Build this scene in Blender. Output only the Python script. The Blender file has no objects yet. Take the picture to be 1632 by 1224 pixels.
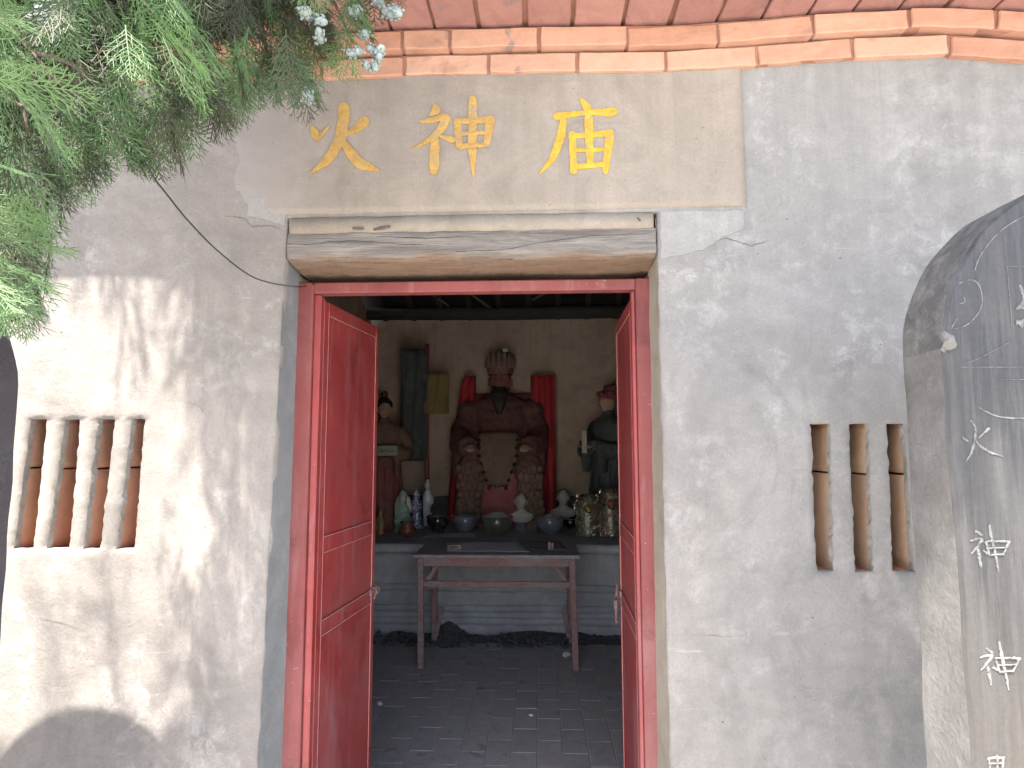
import bpy, bmesh, math, random
from math import sin, cos, pi, radians, exp, sqrt, atan2
from mathutils import Vector, Matrix, noise, Euler

rnd = random.Random(7)
scene = bpy.context.scene
COL = scene.collection

# ------------------------------------------------------------------ camera
FOC, YAW, PITCH, ROLL = 1000.0, radians(2.43), radians(5.5), radians(-0.097)
CAM = Vector((0, 0, 1.45))
def _basis():
    cy, sy, cp, sp, cr, sr = cos(YAW), sin(YAW), cos(PITCH), sin(PITCH), cos(ROLL), sin(ROLL)
    f = Vector((-sy * cp, cy * cp, sp)); r = Vector((cy, sy, 0)); u = r.cross(f)
    return r * cr + u * sr, -r * sr + u * cr, f
RR, UU, FF = _basis()
cam_d = bpy.data.cameras.new('camera'); cam = bpy.data.objects.new('camera', cam_d); COL.objects.link(cam)
m = Matrix((RR, UU, -FF)).transposed().to_4x4(); m.translation = CAM
cam.matrix_world = m
cam_d.sensor_width = 36; cam_d.lens = FOC / 1632 * 36; cam_d.clip_start = 0.05; cam_d.clip_end = 500
scene.camera = cam

def P(px, py, Y):
    """the point at depth Y of the place that the survey of the photograph gives for a picture position"""
    d = FF + RR * ((px - 816) / FOC) + UU * ((612 - py) / FOC)
    return CAM + d * (Y / d.y)

# ------------------------------------------------------------------ world and sun
SUN_DIR = Vector((0.16, 0.58, -1.29)).normalized()          # the way the light travels
world = bpy.data.worlds.new('World'); scene.world = world; world.use_nodes = True
nt = world.node_tree; bg = nt.nodes['Background']
sky = nt.nodes.new('ShaderNodeTexSky'); sky.sky_type = 'NISHITA'; sky.sun_disc = False
sky.sun_elevation = math.asin(-SUN_DIR.z); sky.sun_rotation = atan2(-SUN_DIR.x, -SUN_DIR.y)
sky.dust_density = 2.5; sky.air_density = 1.0
nt.links.new(sky.outputs[0], bg.inputs[0]); bg.inputs[1].default_value = 0.15
sd = bpy.data.lights.new('sun', 'SUN'); sd.energy = 5.0; sd.angle = radians(0.6); sd.color = (1, .95, .87)
sun = bpy.data.objects.new('sun', sd); COL.objects.link(sun)
sun.rotation_euler = SUN_DIR.to_track_quat('-Z', 'Y').to_euler()
vs = scene.view_settings
vs.view_transform = 'Standard'; vs.look = 'None'; vs.exposure = 2.44; vs.gamma = 1; vs.use_curve_mapping = False
try:
    vs.use_white_balance = True; vs.white_balance_temperature = 6900; vs.white_balance_tint = 12
except Exception: pass
cy = scene.cycles
cy.max_bounces = 10; cy.diffuse_bounces = 7; cy.glossy_bounces = 3; cy.sample_clamp_indirect = 6
cy.use_denoising = True
try: cy.denoiser = 'OPENIMAGEDENOISE'
except Exception: pass

# ------------------------------------------------------------------ node helpers
def new_mat(name):
    mt = bpy.data.materials.new(name); mt.use_nodes = True
    return mt, mt.node_tree, mt.node_tree.nodes['Principled BSDF']
class N:
    def __init__(s, nt): s.nt = nt; s.tc = nt.nodes.new('ShaderNodeTexCoord').outputs['Object']
    def L(s, a, b): s.nt.links.new(a, b)
    def mapping(s, scale=(1, 1, 1), rot=(0, 0, 0), loc=(0, 0, 0)):
        n = s.nt.nodes.new('ShaderNodeMapping'); s.L(s.tc, n.inputs[0])
        n.inputs['Scale'].default_value = scale; n.inputs['Rotation'].default_value = rot; n.inputs['Location'].default_value = loc
        return n.outputs[0]
    def noise(s, scale, detail=5, rough=.6, dist=0, vec=None, w=0):
        n = s.nt.nodes.new('ShaderNodeTexNoise'); n.inputs['Scale'].default_value = scale
        n.inputs['Detail'].default_value = detail; n.inputs['Roughness'].default_value = rough; n.inputs['Distortion'].default_value = dist
        if vec is None: vec = s.mapping(loc=(w, w * 1.7, w * .6))
        s.L(vec, n.inputs['Vector']); return n.outputs['Fac']
    def vor(s, scale, feat='F1', vec=None, rand=1):
        n = s.nt.nodes.new('ShaderNodeTexVoronoi'); n.feature = feat; n.inputs['Scale'].default_value = scale
        n.inputs['Randomness'].default_value = rand
        s.L(vec if vec is not None else s.tc, n.inputs['Vector']); return n.outputs['Distance']
    def ramp(s, fac, stops, interp='LINEAR'):
        n = s.nt.nodes.new('ShaderNodeValToRGB'); e = n.color_ramp.elements; n.color_ramp.interpolation = interp
        while len(e) < len(stops): e.new(.5)
        for k, (p, c) in enumerate(stops):
            e[k].position = p; e[k].color = (*c, 1) if not isinstance(c, (int, float)) else (c, c, c, 1)
        s.L(fac, n.inputs[0]); return n.outputs[0]
    def mix(s, fac, a, b, mode='MIX'):
        n = s.nt.nodes.new('ShaderNodeMix'); n.data_type = 'RGBA'; n.blend_type = mode
        for v, i in ((fac, 0), (a, 6), (b, 7)):
            if isinstance(v, (int, float)): n.inputs[i].default_value = v if i == 0 else (v, v, v, 1)
            elif isinstance(v, tuple): n.inputs[i].default_value = (*v, 1)
            else: s.L(v, n.inputs[i])
        return n.outputs[2]
    def math(s, op, a, b=0.0, clamp=False):
        n = s.nt.nodes.new('ShaderNodeMath'); n.operation = op; n.use_clamp = clamp
        for v, i in ((a, 0), (b, 1)):
            if isinstance(v, (int, float)): n.inputs[i].default_value = v
            else: s.L(v, n.inputs[i])
        return n.outputs[0]
    def axis(s, k):
        n = s.nt.nodes.new('ShaderNodeSeparateXYZ'); s.L(s.tc, n.inputs[0]); return n.outputs[k]
    def rand(s): return s.nt.nodes.new('ShaderNodeObjectInfo').outputs['Random']
    def bump(s, h, strength, dist, bsdf, chain=None):
        n = s.nt.nodes.new('ShaderNodeBump'); n.inputs['Strength'].default_value = strength; n.inputs['Distance'].default_value = dist
        s.L(h, n.inputs['Height'])
        if chain is not None: s.L(chain, n.inputs['Normal'])
        if bsdf is not None: s.L(n.outputs[0], bsdf.inputs['Normal'])
        return n.outputs[0]

def c3(c, k=1.0): return (c[0] * k, c[1] * k, c[2] * k)
def mottled(name, a, b, scale=6, rough=.8, bump=.4, bd=.004, metallic=0, spot=None, spot_at=(.62, .7), spot_scale=14, rand=0.0, grain=60, coat=0):
    mt, nt, bs = new_mat(name); n = N(nt)
    f = n.noise(scale, 7, .65, .6)
    col = n.ramp(f, [(.32, a), (.68, b)])
    if spot is not None:
        col = n.mix(n.ramp(n.noise(spot_scale, 6, .7, .8, w=3.1), [(spot_at[0], 0.0), (spot_at[1], 1.0)]), col, spot)
    g = n.noise(grain, 4, .7, w=8)
    col = n.mix(.35, col, n.ramp(g, [(.25, .55), (.75, 1.0)]), 'MULTIPLY')
    if rand:
        col = n.mix(1.0, col, n.ramp(n.rand(), [(0, 1 - rand), (1, 1.0)]), 'MULTIPLY')
    n.L(col, bs.inputs['Base Color']); bs.inputs['Roughness'].default_value = rough; bs.inputs['Metallic'].default_value = metallic
    if coat: bs.inputs['Coat Weight'].default_value = coat
    if bump:
        h = n.math('ADD', n.math('MULTIPLY', g, .35), f); n.bump(h, bump, bd, bs)
    return mt

M = {}
def plaster(name, A, B, W, warm=None, patch=(.56, .70), bumpk=1.0, fade=None):
    mt, nt, bs = new_mat(name); n = N(nt)
    big = n.noise(1.7, 7, .62, .9)
    col = n.ramp(big, [(.30, A), (.66, B)])
    if warm is not None:                                     # the wall was rendered in two goes, the left side warmer
        f = n.math('ADD', n.axis(0), n.math('MULTIPLY', n.noise(2.2, 4, .6, w=5), .7))
        col = n.mix(n.ramp(f, [(.10, 1.0), (1.0, .25)]), col, warm, 'MULTIPLY')
    pw = n.ramp(n.noise(4.2, 9, .70, .8, w=1.3), [(patch[0] - .08, 0.0), (patch[1] - .06, 1.0)])
    pw2 = n.ramp(n.noise(19, 9, .78, .5, w=6.3), [(.47, 0.0), (.58, 1.0)])
    col = n.mix(n.math('MULTIPLY', n.math('MULTIPLY', pw, pw2), .5), col, W)
    dk = n.ramp(n.noise(3.1, 8, .7, 1.2, w=9.1), [(.52, 0.0), (.70, 1.0)])
    col = n.mix(n.math('MULTIPLY', dk, .42), col, c3(A, .62))
    sw = n.noise(6, 8, .7, 1.4, vec=n.mapping((1, 1, 1.5), rot=(0, .5, 0)))
    col = n.mix(.34, col, n.ramp(sw, [(.34, .62), (.62, 1.0)]), 'MULTIPLY')
    st = n.noise(9, 5, .6, .4, vec=n.mapping((1.6, 1, .14)))
    col = n.mix(.16, col, n.ramp(st, [(.36, .6), (.6, 1.0)]), 'MULTIPLY')
    g = n.noise(150, 4, .7, w=4)
    col = n.mix(.42, col, n.ramp(g, [(.28, .58), (.7, 1.0)]), 'MULTIPLY')
    drip = n.math('MULTIPLY', n.ramp(n.noise(5, 6, .6, .3, vec=n.mapping((4.5, 1, .22))), [(.46, 0.0), (.62, 1.0)]), n.ramp(n.axis(2), [(0.0, 0.0), (.2, 0.0), (1.0, 1.0)]))
    zr = n.math('MULTIPLY', n.math('SUBTRACT', n.axis(2), 1.9), 1.5, True)
    drip = n.math('MULTIPLY', drip, zr)
    col = n.mix(n.math('MULTIPLY', drip, .32), col, c3(A, .70))
    sc = n.noise(8, 5, .75, .2, vec=n.mapping((.5, 1, 5), rot=(0, .9, 0), loc=(2, 0, 1)))
    col = n.mix(n.ramp(sc, [(.66, 0.0), (.72, .28)]), col, W)
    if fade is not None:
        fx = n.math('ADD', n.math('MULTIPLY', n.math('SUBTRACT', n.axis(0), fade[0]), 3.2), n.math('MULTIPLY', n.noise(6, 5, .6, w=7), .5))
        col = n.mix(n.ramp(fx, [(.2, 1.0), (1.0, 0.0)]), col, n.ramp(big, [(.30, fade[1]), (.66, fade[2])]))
    pit = n.ramp(n.vor(26), [(.035, 0.0), (.06, 1.0)])
    col = n.mix(n.math('MULTIPLY', n.math('SUBTRACT', 1.0, pit), .35), col, c3(A, .4))
    n.L(col, bs.inputs['Base Color']); bs.inputs['Roughness'].default_value = .93; bs.inputs['Specular IOR Level'].default_value = .25
    b1 = n.bump(n.noise(9, 8, .68, .6, vec=n.mapping((1, 1, 1.4), rot=(0, .3, 0))), .38 * bumpk, .010, None)
    b2 = n.bump(n.noise(48, 6, .75, .7, w=2), .5 * bumpk, .004, None, b1)
    b3 = n.bump(g, .3, .0015, None, b2)
    n.bump(pit, .6, .002, bs, b3)
    return mt
M['plaster'] = plaster('grey_plaster', (.195, .197, .197), (.275, .277, .275), (.39, .395, .395), warm=(1.0, .93, .885))
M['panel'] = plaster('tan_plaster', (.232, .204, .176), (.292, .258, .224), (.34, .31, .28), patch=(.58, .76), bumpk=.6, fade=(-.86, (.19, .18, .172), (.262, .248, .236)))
M['strip'] = plaster('tan_mortar_strip', (.21, .185, .155), (.29, .26, .22), (.33, .30, .27), bumpk=1.0)
M['whiteplaster'] = plaster('pale_plaster', (.235, .235, .23), (.31, .31, .305), (.39, .39, .385), bumpk=.9)
M['cream'] = plaster('cream_render', (.25, .225, .185), (.33, .30, .25), (.37, .34, .30), bumpk=.6)
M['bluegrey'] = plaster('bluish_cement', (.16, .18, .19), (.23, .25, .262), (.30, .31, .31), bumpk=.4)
M['edge'] = mottled('rough_plaster_edge', (.19, .185, .175), (.32, .31, .29), 20, .95, .9, .01)

def brick_mat(name, a, b, dark=(.16, .13, .13), spots=True):
    mt, nt, bs = new_mat(name); n = N(nt)
    r = n.rand()
    col = n.mix(r, a, b)
    # every brick shows its own part of the grain
    comb = nt.nodes.new('ShaderNodeCombineXYZ')
    for k in range(3): n.L(n.math('MULTIPLY', r, 31.0 + 7 * k), comb.inputs[k])
    va = nt.nodes.new('ShaderNodeVectorMath'); va.operation = 'ADD'; n.L(n.tc, va.inputs[0]); n.L(comb.outputs[0], va.inputs[1]); v = va.outputs[0]
    f = n.noise(13, 7, .7, .8, vec=v)
    col = n.mix(.55, col, n.ramp(f, [(.3, (.62, .56, .54)), (.7, (1, 1, 1))]), 'MULTIPLY')
    col = n.mix(n.math('MULTIPLY', n.ramp(n.noise(6, 5, .6, .5, vec=v), [(.60, 0.0), (.68, 1.0)]), .55), col, c3(a, .62))
    if spots:
        col = n.mix(n.ramp(n.noise(9, 3, .5, .3, vec=v), [(.655, 0.0), (.69, .7)]), col, dark)
    g = n.noise(140, 4, .75, vec=v)
    col = n.mix(.3, col, n.ramp(g, [(.3, .6), (.7, 1.0)]), 'MULTIPLY')
    n.L(col, bs.inputs['Base Color']); bs.inputs['Roughness'].default_value = .9
    n.bump(n.math('ADD', f, n.math('MULTIPLY', g, .3)), .5, .004, bs)
    return mt
M['brick'] = brick_mat('orange_brick', (.385, .205, .140), (.47, .285, .205))
M['brickred'] = brick_mat('purple_red_brick', (.27, .135, .12), (.34, .18, .155))
M['brickin'] = brick_mat('inner_brick', (.40, .22, .155), (.50, .32, .23), spots=False)
M['brickin2'] = brick_mat('tan_inner_brick', (.46, .30, .19), (.56, .40, .27), spots=False)
M['mortar'] = mottled('red_mortar', (.22, .10, .075), (.32, .16, .115), 12, .95, .8, .006)

def wood_mat(name, a, b, c, sx=1.0, bumpd=.006, axis_scale=(1.2, 14, 16)):
    mt, nt, bs = new_mat(name); n = N(nt)
    v = n.mapping(axis_scale)
    f = n.noise(3.0 * sx, 8, .7, 1.0, vec=v); f2 = n.noise(9 * sx, 6, .7, .4, vec=v); w = n.noise(4, 5, .6, .6, w=2)
    col = n.ramp(f, [(.3, a), (.7, b)])
    col = n.mix(n.ramp(w, [(.45, 0.0), (.62, .6)]), col, c)
    col = n.mix(.6, col, n.ramp(f2, [(.34, .42), (.58, 1.0)]), 'MULTIPLY')
    n.L(col, bs.inputs['Base Color']); bs.inputs['Roughness'].default_value = .85
    n.bump(n.math('ADD', f, f2), .8, bumpd, bs)
    return mt
M['beam'] = wood_mat('weathered_timber', (.115, .105, .10), (.25, .24, .23), (.17, .13, .09), bumpd=.009, axis_scale=(1.6, 30, 34))
M['beamdark'] = wood_mat('smoked_timber', (.045, .042, .042), (.10, .09, .085), (.06, .05, .045))
M['stick'] = wood_mat('bare_stick', (.16, .11, .08), (.24, .17, .12), (.2, .14, .1))
M['tablewood'] = wood_mat('worn_red_table_paint', (.22, .13, .13), (.34, .28, .275), (.30, .13, .12), axis_scale=(3, 12, 12))
M['tabletop'] = wood_mat('dusty_table_top', (.24, .235, .26), (.38, .37, .40), (.30, .22, .22), axis_scale=(2, 10, 8))
M['smoke'] = mottled('soot_black', (.012, .012, .014), (.03, .028, .028), 8)

def beam_mat():
    mt, nt, bs = new_mat('weathered_lintel_timber'); n = N(nt)
    v = n.mapping((1.3, 9, 15)); v2 = n.mapping((2.2, 30, 60), loc=(1, 2, 3))
    f = n.noise(3, 9, .75, .5, vec=v); f2 = n.noise(3.5, 7, .75, .6, vec=v2)
    col = n.ramp(f, [(.30, (.095, .082, .075)), (.48, (.175, .16, .148)), (.70, (.27, .255, .24))])
    low = n.math('ADD', n.math('MULTIPLY', n.math('SUBTRACT', Z_BEAM_B + .016, n.axis(2)), 24), n.math('MULTIPLY', n.noise(7, 6, .7, .5, w=3), 1.1))
    col = n.mix(n.ramp(low, [(.50, 0.0), (.95, .85)]), col, n.ramp(f2, [(.35, (.105, .062, .038)), (.65, (.22, .14, .09))]))
    col = n.mix(n.ramp(f2, [(.36, .75), (.42, 0.0)]), col, (.035, .028, .024))
    col = n.mix(n.ramp(n.noise(30, 7, .8, 1.2, w=6), [(.64, 0.0), (.70, .7)]), col, (.40, .385, .36))
    n.L(col, bs.inputs['Base Color']); bs.inputs['Roughness'].default_value = .9
    n.bump(n.math('ADD', f, f2), .9, .008, bs); return mt
def red_paint(name, a, b, dust, amt, rough=.42):
    mt, nt, bs = new_mat(name); n = N(nt)
    col = n.ramp(n.noise(3, 6, .6, .6), [(.3, a), (.7, b)])
    du = n.math('MULTIPLY', n.ramp(n.noise(2.3, 6, .6, .5, w=4), [(.38, 0.0), (.66, 1.0)]), amt)
    low = n.ramp(n.axis(2), [(.0, 1.0), (.9, .75), (1.0, .25)])
    col = n.mix(n.math('MULTIPLY', du, low), col, dust)
    sp = n.ramp(n.noise(75, 3, .6, w=2), [(.72, 0.0), (.76, .8)])
    col = n.mix(sp, col, (.55, .42, .40))
    sc = n.ramp(n.noise(22, 5, .75, .3, vec=n.mapping((1, 1, .12))), [(.52, 0.0), (.70, .5)])
    col = n.mix(sc, col, dust)
    col = n.mix(n.ramp(n.noise(7, 7, .7, .9, w=11), [(.54, 0.0), (.70, .55)]), col, c3(a, .5))
    col = n.mix(n.ramp(n.noise(38, 6, .8, .4, w=5), [(.64, 0.0), (.68, .8)]), col, (.13, .085, .07))
    n.L(col, bs.inputs['Base Color']); n.L(n.ramp(du, [(0, rough), (1, rough + .3)]), bs.inputs['Roughness'])
    n.bump(n.noise(20, 5, .6), .25, .003, bs)
    return mt
M['red'] = red_paint('red_door_paint', (.19, .020, .022), (.27, .034, .034), (.24, .13, .135), .6)
M['redframe'] = red_paint('red_frame_paint', (.145, .028, .028), (.195, .045, .044), (.245, .125, .125), .75, .6)
M['rededge'] = mottled('pale_paint_edge', (.40, .17, .16), (.55, .30, .28), 30, .6, .2)
M['rust'] = mottled('rusty_iron', (.16, .09, .08), (.28, .17, .15), 40, .75, .5, .002, .2)
M['backwall'] = plaster('smoky_inner_plaster', (.46, .37, .29), (.60, .50, .41), (.66, .62, .57), patch=(.6, .75), bumpk=.5)
M['cement'] = plaster('altar_cement', (.33, .34, .37), (.46, .47, .50), (.56, .57, .59), patch=(.55, .7), bumpk=.6)
M['floorbrick'] = brick_mat('grey_floor_brick', (.295, .29, .30), (.32, .315, .32), dark=(.16, .16, .16))
M['floordirt'] = mottled('floor_dirt', (.22, .215, .22), (.32, .31, .31), 5, .95, .6, .006)
M['ground'] = mottled('yard_concrete', (.42, .40, .365), (.58, .55, .51), 1.5, .92, .5, .01)
M['ash'] = mottled('black_ash', (.035, .037, .042), (.12, .125, .135), 30, .95, .9, .01)
M['palebit'] = mottled('pale_chip', (.45, .42, .38), (.6, .58, .52), 30)
M['yellow'] = mottled('yellow_paint', (.36, .225, .03), (.52, .35, .035), 30, .85, 1, .006, spot=(.30, .22, .12), spot_at=(.54, .64), spot_scale=34, grain=120)
M['yellowworn'] = mottled('worn_ochre_paint', (.31, .19, .055), (.44, .28, .08), 30, .9, 1, .006, spot=(.27, .215, .155), spot_at=(.54, .66), spot_scale=42, grain=120)
M['wire'] = mottled('black_cable', (.02, .02, .022), (.04, .04, .045), 20, .5, 0)
M['chalk'] = mottled('scratched_white', (.105, .105, .105), (.18, .18, .18), 60, .9, .4, .001, spot=(.075, .077, .082), spot_at=(.50, .58), spot_scale=70)

def stele_mat(name, top, low, wear, tan):
    mt, nt, bs = new_mat(name); n = N(nt)
    z = n.axis(2)
    base = n.mix(n.ramp(n.math('ADD', n.math('MULTIPLY', n.math('SUBTRACT', z, 1.15), 1.3), n.math('MULTIPLY', n.noise(3, 5, .6), .3)), [(.1, 0.0), (.95, 1.0)]), low, top)
    s1 = n.noise(5, 8, .72, .5, vec=n.mapping((9, 9, .55)))
    s2 = n.noise(14, 7, .75, .3, vec=n.mapping((9, 9, .4), loc=(3, 1, 2)))
    s3 = n.noise(9, 6, .7, .3, vec=n.mapping((12, 12, .5), rot=(0, .9, 0)))
    col = n.mix(n.ramp(s1, [(.44, 0.0), (.62, .85)]), base, wear)
    col = n.mix(n.ramp(s2, [(.50, 0.0), (.60, .6)]), col, c3(wear, 1.15))
    col = n.mix(n.ramp(s3, [(.62, 0.0), (.68, .45)]), col, c3(wear, 1.1))
    col = n.mix(n.ramp(n.math('MULTIPLY', n.math('SUBTRACT', 1.45, z), n.noise(6, 5, .6, vec=n.mapping((4, 4, .7)))), [(.12, 0.0), (.42, .55)]), col, tan)
    col = n.mix(n.ramp(n.noise(9, 6, .7, .3, vec=n.mapping((13, 13, .5), rot=(0, -.5, 0))), [(.62, 0.0), (.66, .4)]), col, c3(wear, 1.5))
    col = n.mix(n.ramp(n.noise(4.5, 8, .72, .4, w=2), [(.42, 0.0), (.66, .7)]), col, c3(wear, .95))
    gg_ = n.noise(90, 5, .8, w=4); col = n.mix(.5, col, n.ramp(gg_, [(.3, .45), (.7, 1.0)]), 'MULTIPLY')
    n.L(col, bs.inputs['Base Color']); bs.inputs['Roughness'].default_value = .7
    n.bump(n.math('ADD', s1, s2), .35, .003, bs)
    return mt
M['stele'] = stele_mat('black_painted_stone_face', (.020, .025, .034), (.030, .0295, .029), (.050, .051, .053), (.080, .064, .048))
M['steleside'] = plaster('cement_stele_edge', (.145, .145, .143), (.20, .20, .198), (.27, .27, .265), bumpk=2.2)
M['steledark'] = plaster('dark_stele_edge', (.045, .042, .05), (.075, .07, .08), (.1, .095, .1), bumpk=.7)
M['stelecap'] = plaster('chiselled_stele_cap', (.085, .09, .10), (.19, .19, .185), (.27, .27, .27), patch=(.46, .60), bumpk=3.5)

# ------------------------------------------------------------------ mesh helpers
def link(name, me, parent=None, mat=None, label=None, kind=None):
    o = bpy.data.objects.new(name, me); COL.objects.link(o)
    if parent is not None: o.parent = parent
    if mat is not None and me is not None:
        if len(me.materials): me.materials.clear()
        for q in (mat if isinstance(mat, (list, tuple)) else [mat]): me.materials.append(q)
    if label: o['label'] = label
    if kind: o['kind'] = kind
    return o
def thing(name, label, cat, loc=(0, 0, 0), group=None, rz=0):
    o = bpy.data.objects.new(name, None); COL.objects.link(o); o.location = loc; o.rotation_euler = (0, 0, rz)
    o.empty_display_size = .1; o['label'] = label; o['category'] = cat
    if group: o['group'] = group
    return o
class G:
    """a bag of vertices and faces"""
    def __init__(s): s.v = []; s.f = []; s.mi = []
    def add(s, vs, fs, mi=0):
        b = len(s.v); s.v += [tuple(v) for v in vs]; s.f += [tuple(b + i for i in f) for f in fs]; s.mi += [mi] * len(fs); return s
    def box(s, x0, x1, y0, y1, z0, z1, mi=0):
        vs = [(x, y, z) for z in (z0, z1) for y in (y0, y1) for x in (x0, x1)]
        return s.add(vs, [(0, 2, 3, 1), (4, 5, 7, 6), (0, 1, 5, 4), (1, 3, 7, 5), (3, 2, 6, 7), (2, 0, 4, 6)], mi)
    def bar(s, a, b, w, d, up=(0, 0, 1), mi=0):
        a = Vector(a); b = Vector(b); t = (b - a).normalized(); u = Vector(up)
        sx = t.cross(u)
        if sx.length < 1e-4: sx = t.cross(Vector((1, 0, 0)))
        sx.normalize(); sy = sx.cross(t).normalized()
        vs = [p + sx * (i * w / 2) + sy * (j * d / 2) for p in (a, b) for i, j in ((-1, -1), (1, -1), (1, 1), (-1, 1))]
        return s.add(vs, [(0, 3, 2, 1), (4, 5, 6, 7), (0, 1, 5, 4), (1, 2, 6, 5), (2, 3, 7, 6), (3, 0, 4, 7)], mi)
    def tube(s, pts, rad, seg=8, mi=0, flat=1.0):
        pts = [Vector(p) for p in pts]; n = len(pts)
        if not isinstance(rad, (list, tuple)): rad = [rad] * n
        rings = []; ref = None
        for i, p in enumerate(pts):
            t = (pts[min(i + 1, n - 1)] - pts[max(i - 1, 0)]).normalized()
            if ref is None: ref = t.orthogonal().normalized()
            a = (ref - t * ref.dot(t)).normalized(); ref = a; b = t.cross(a)
            rings.append([p + (a * cos(2 * pi * k / seg) + b * sin(2 * pi * k / seg) * flat) * rad[i] for k in range(seg)])
        vs = [q for r in rings for q in r] + [pts[0], pts[-1]]
        fs = [(i * seg + k, i * seg + (k + 1) % seg, (i + 1) * seg + (k + 1) % seg, (i + 1) * seg + k) for i in range(n - 1) for k in range(seg)]
        c0, c1 = n * seg, n * seg + 1
        fs += [(c0, (k + 1) % seg, k) for k in range(seg)] + [(c1, (n - 1) * seg + k, (n - 1) * seg + (k + 1) % seg) for k in range(seg)]
        return s.add(vs, fs, mi)
    def loft(s, rings, seg=28, mi=0, power=2.0, face=0.0, close=True):
        """rings: (z, rx, ry, cx, cy, number of folds, fold depth)"""
        vs = []
        for r in rings:
            z, rx, ry = r[:3]; cx, cyy = (r[3], r[4]) if len(r) > 4 else (0, 0); nf, fa = (r[5], r[6]) if len(r) > 6 else (0, 0)
            for k in range(seg):
                a = 2 * pi * k / seg
                ca, sa = cos(a), sin(a)
                e = 2 / power
                x = abs(ca) ** e * (1 if ca > 0 else -1); y = abs(sa) ** e * (1 if sa > 0 else -1)
                q = 1 + fa * sin(nf * a + 1.3 * z * 9)
                vs.append((cx + rx * x * q, cyy + ry * y * q, z))
        n = len(rings)
        fs = [(i * seg + k, i * seg + (k + 1) % seg, (i + 1) * seg + (k + 1) % seg, (i + 1) * seg + k) for i in range(n - 1) for k in range(seg)]
        if close:
            vs += [(rings[0][3] if len(rings[0]) > 4 else 0, rings[0][4] if len(rings[0]) > 4 else 0, rings[0][0]), (rings[-1][3] if len(rings[-1]) > 4 else 0, rings[-1][4] if len(rings[-1]) > 4 else 0, rings[-1][0])]
            c0, c1 = n * seg, n * seg + 1
            fs += [(c0, (k + 1) % seg, k) for k in range(seg)] + [(c1, (n - 1) * seg + k, (n - 1) * seg + (k + 1) % seg) for k in range(seg)]
        return s.add(vs, fs, mi)
    def ball(s, c, r, seg=12, rings=8, mi=0, fn=None):
        if not isinstance(r, (tuple, list)): r = (r, r, r)
        vs = [(0, 0, 1)]
        for i in range(1, rings):
            th = pi * i / rings
            for k in range(seg):
                a = 2 * pi * k / seg; vs.append((sin(th) * cos(a), sin(th) * sin(a), cos(th)))
        vs.append((0, 0, -1))
        if fn: vs = [fn(Vector(v)) for v in vs]
        vs = [(c[0] + v[0] * r[0], c[1] + v[1] * r[1], c[2] + v[2] * r[2]) for v in vs]
        fs = [(0, 1 + k, 1 + (k + 1) % seg) for k in range(seg)]
        for i in range(rings - 2):
            b = 1 + i * seg
            fs += [(b + k, b + seg + k, b + seg + (k + 1) % seg, b + (k + 1) % seg) for k in range(seg)]
        b = 1 + (rings - 2) * seg; l = len(vs) - 1
        fs += [(b + k, l, b + (k + 1) % seg) for k in range(seg)]
        return s.add(vs, fs, mi)
    def xform(s, mat):
        s.v = [tuple(mat @ Vector(v)) for v in s.v]; return s
    def wobble(s, amp, freq, seed=0):
        s.v = [tuple(Vector(v) + noise.noise_vector(Vector(v) * freq + Vector((seed, seed, seed))) * amp) for v in s.v]; return s
    def mesh(s, name, smooth=False):
        me = bpy.data.meshes.new(name); me.from_pydata(s.v, [], s.f)
        if any(s.mi): me.polygons.foreach_set('material_index', s.mi)
        if smooth: me.polygons.foreach_set('use_smooth', [True] * len(me.polygons))
        me.validate(); me.update(); return me
    def obj(s, name, mat, parent=None, smooth=False, label=None, kind=None):
        return link(name, s.mesh(name, smooth), parent, mat, label, kind)

def evaluated(me, mods):
    """the mesh after some modifiers"""
    o = bpy.data.objects.new('temporary', me); COL.objects.link(o)
    for t, kw in mods:
        md = o.modifiers.new(t, t)
        for k, v in kw.items(): setattr(md, k, v)
    dg = bpy.context.evaluated_depsgraph_get(); dg.update()
    r = bpy.data.meshes.new_from_object(o.evaluated_get(dg))
    bpy.data.objects.remove(o)
    return r
def fused(g, name, voxel, mat, parent=None, smooth=2, wob=None, **kw):
    me = g.mesh(name)
    me = evaluated(me, [('REMESH', dict(mode='VOXEL', voxel_size=voxel, use_smooth_shade=True)), ('SMOOTH', dict(factor=.5, iterations=smooth))])
    if wob:
        for v in me.vertices: v.co += noise.noise_vector(v.co * wob[1]) * wob[0]
    me.name = name
    return link(name, me, parent, mat, **kw)
def bevelled(g, name, mat, parent=None, w=.003, seg=1, label=None, smooth=False):
    me = evaluated(g.mesh(name), [('BEVEL', dict(width=w, segments=seg, limit_method='ANGLE'))]); me.name = name
    if smooth: me.polygons.foreach_set('use_smooth', [True] * len(me.polygons))
    return link(name, me, parent, mat, label=label)
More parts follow.
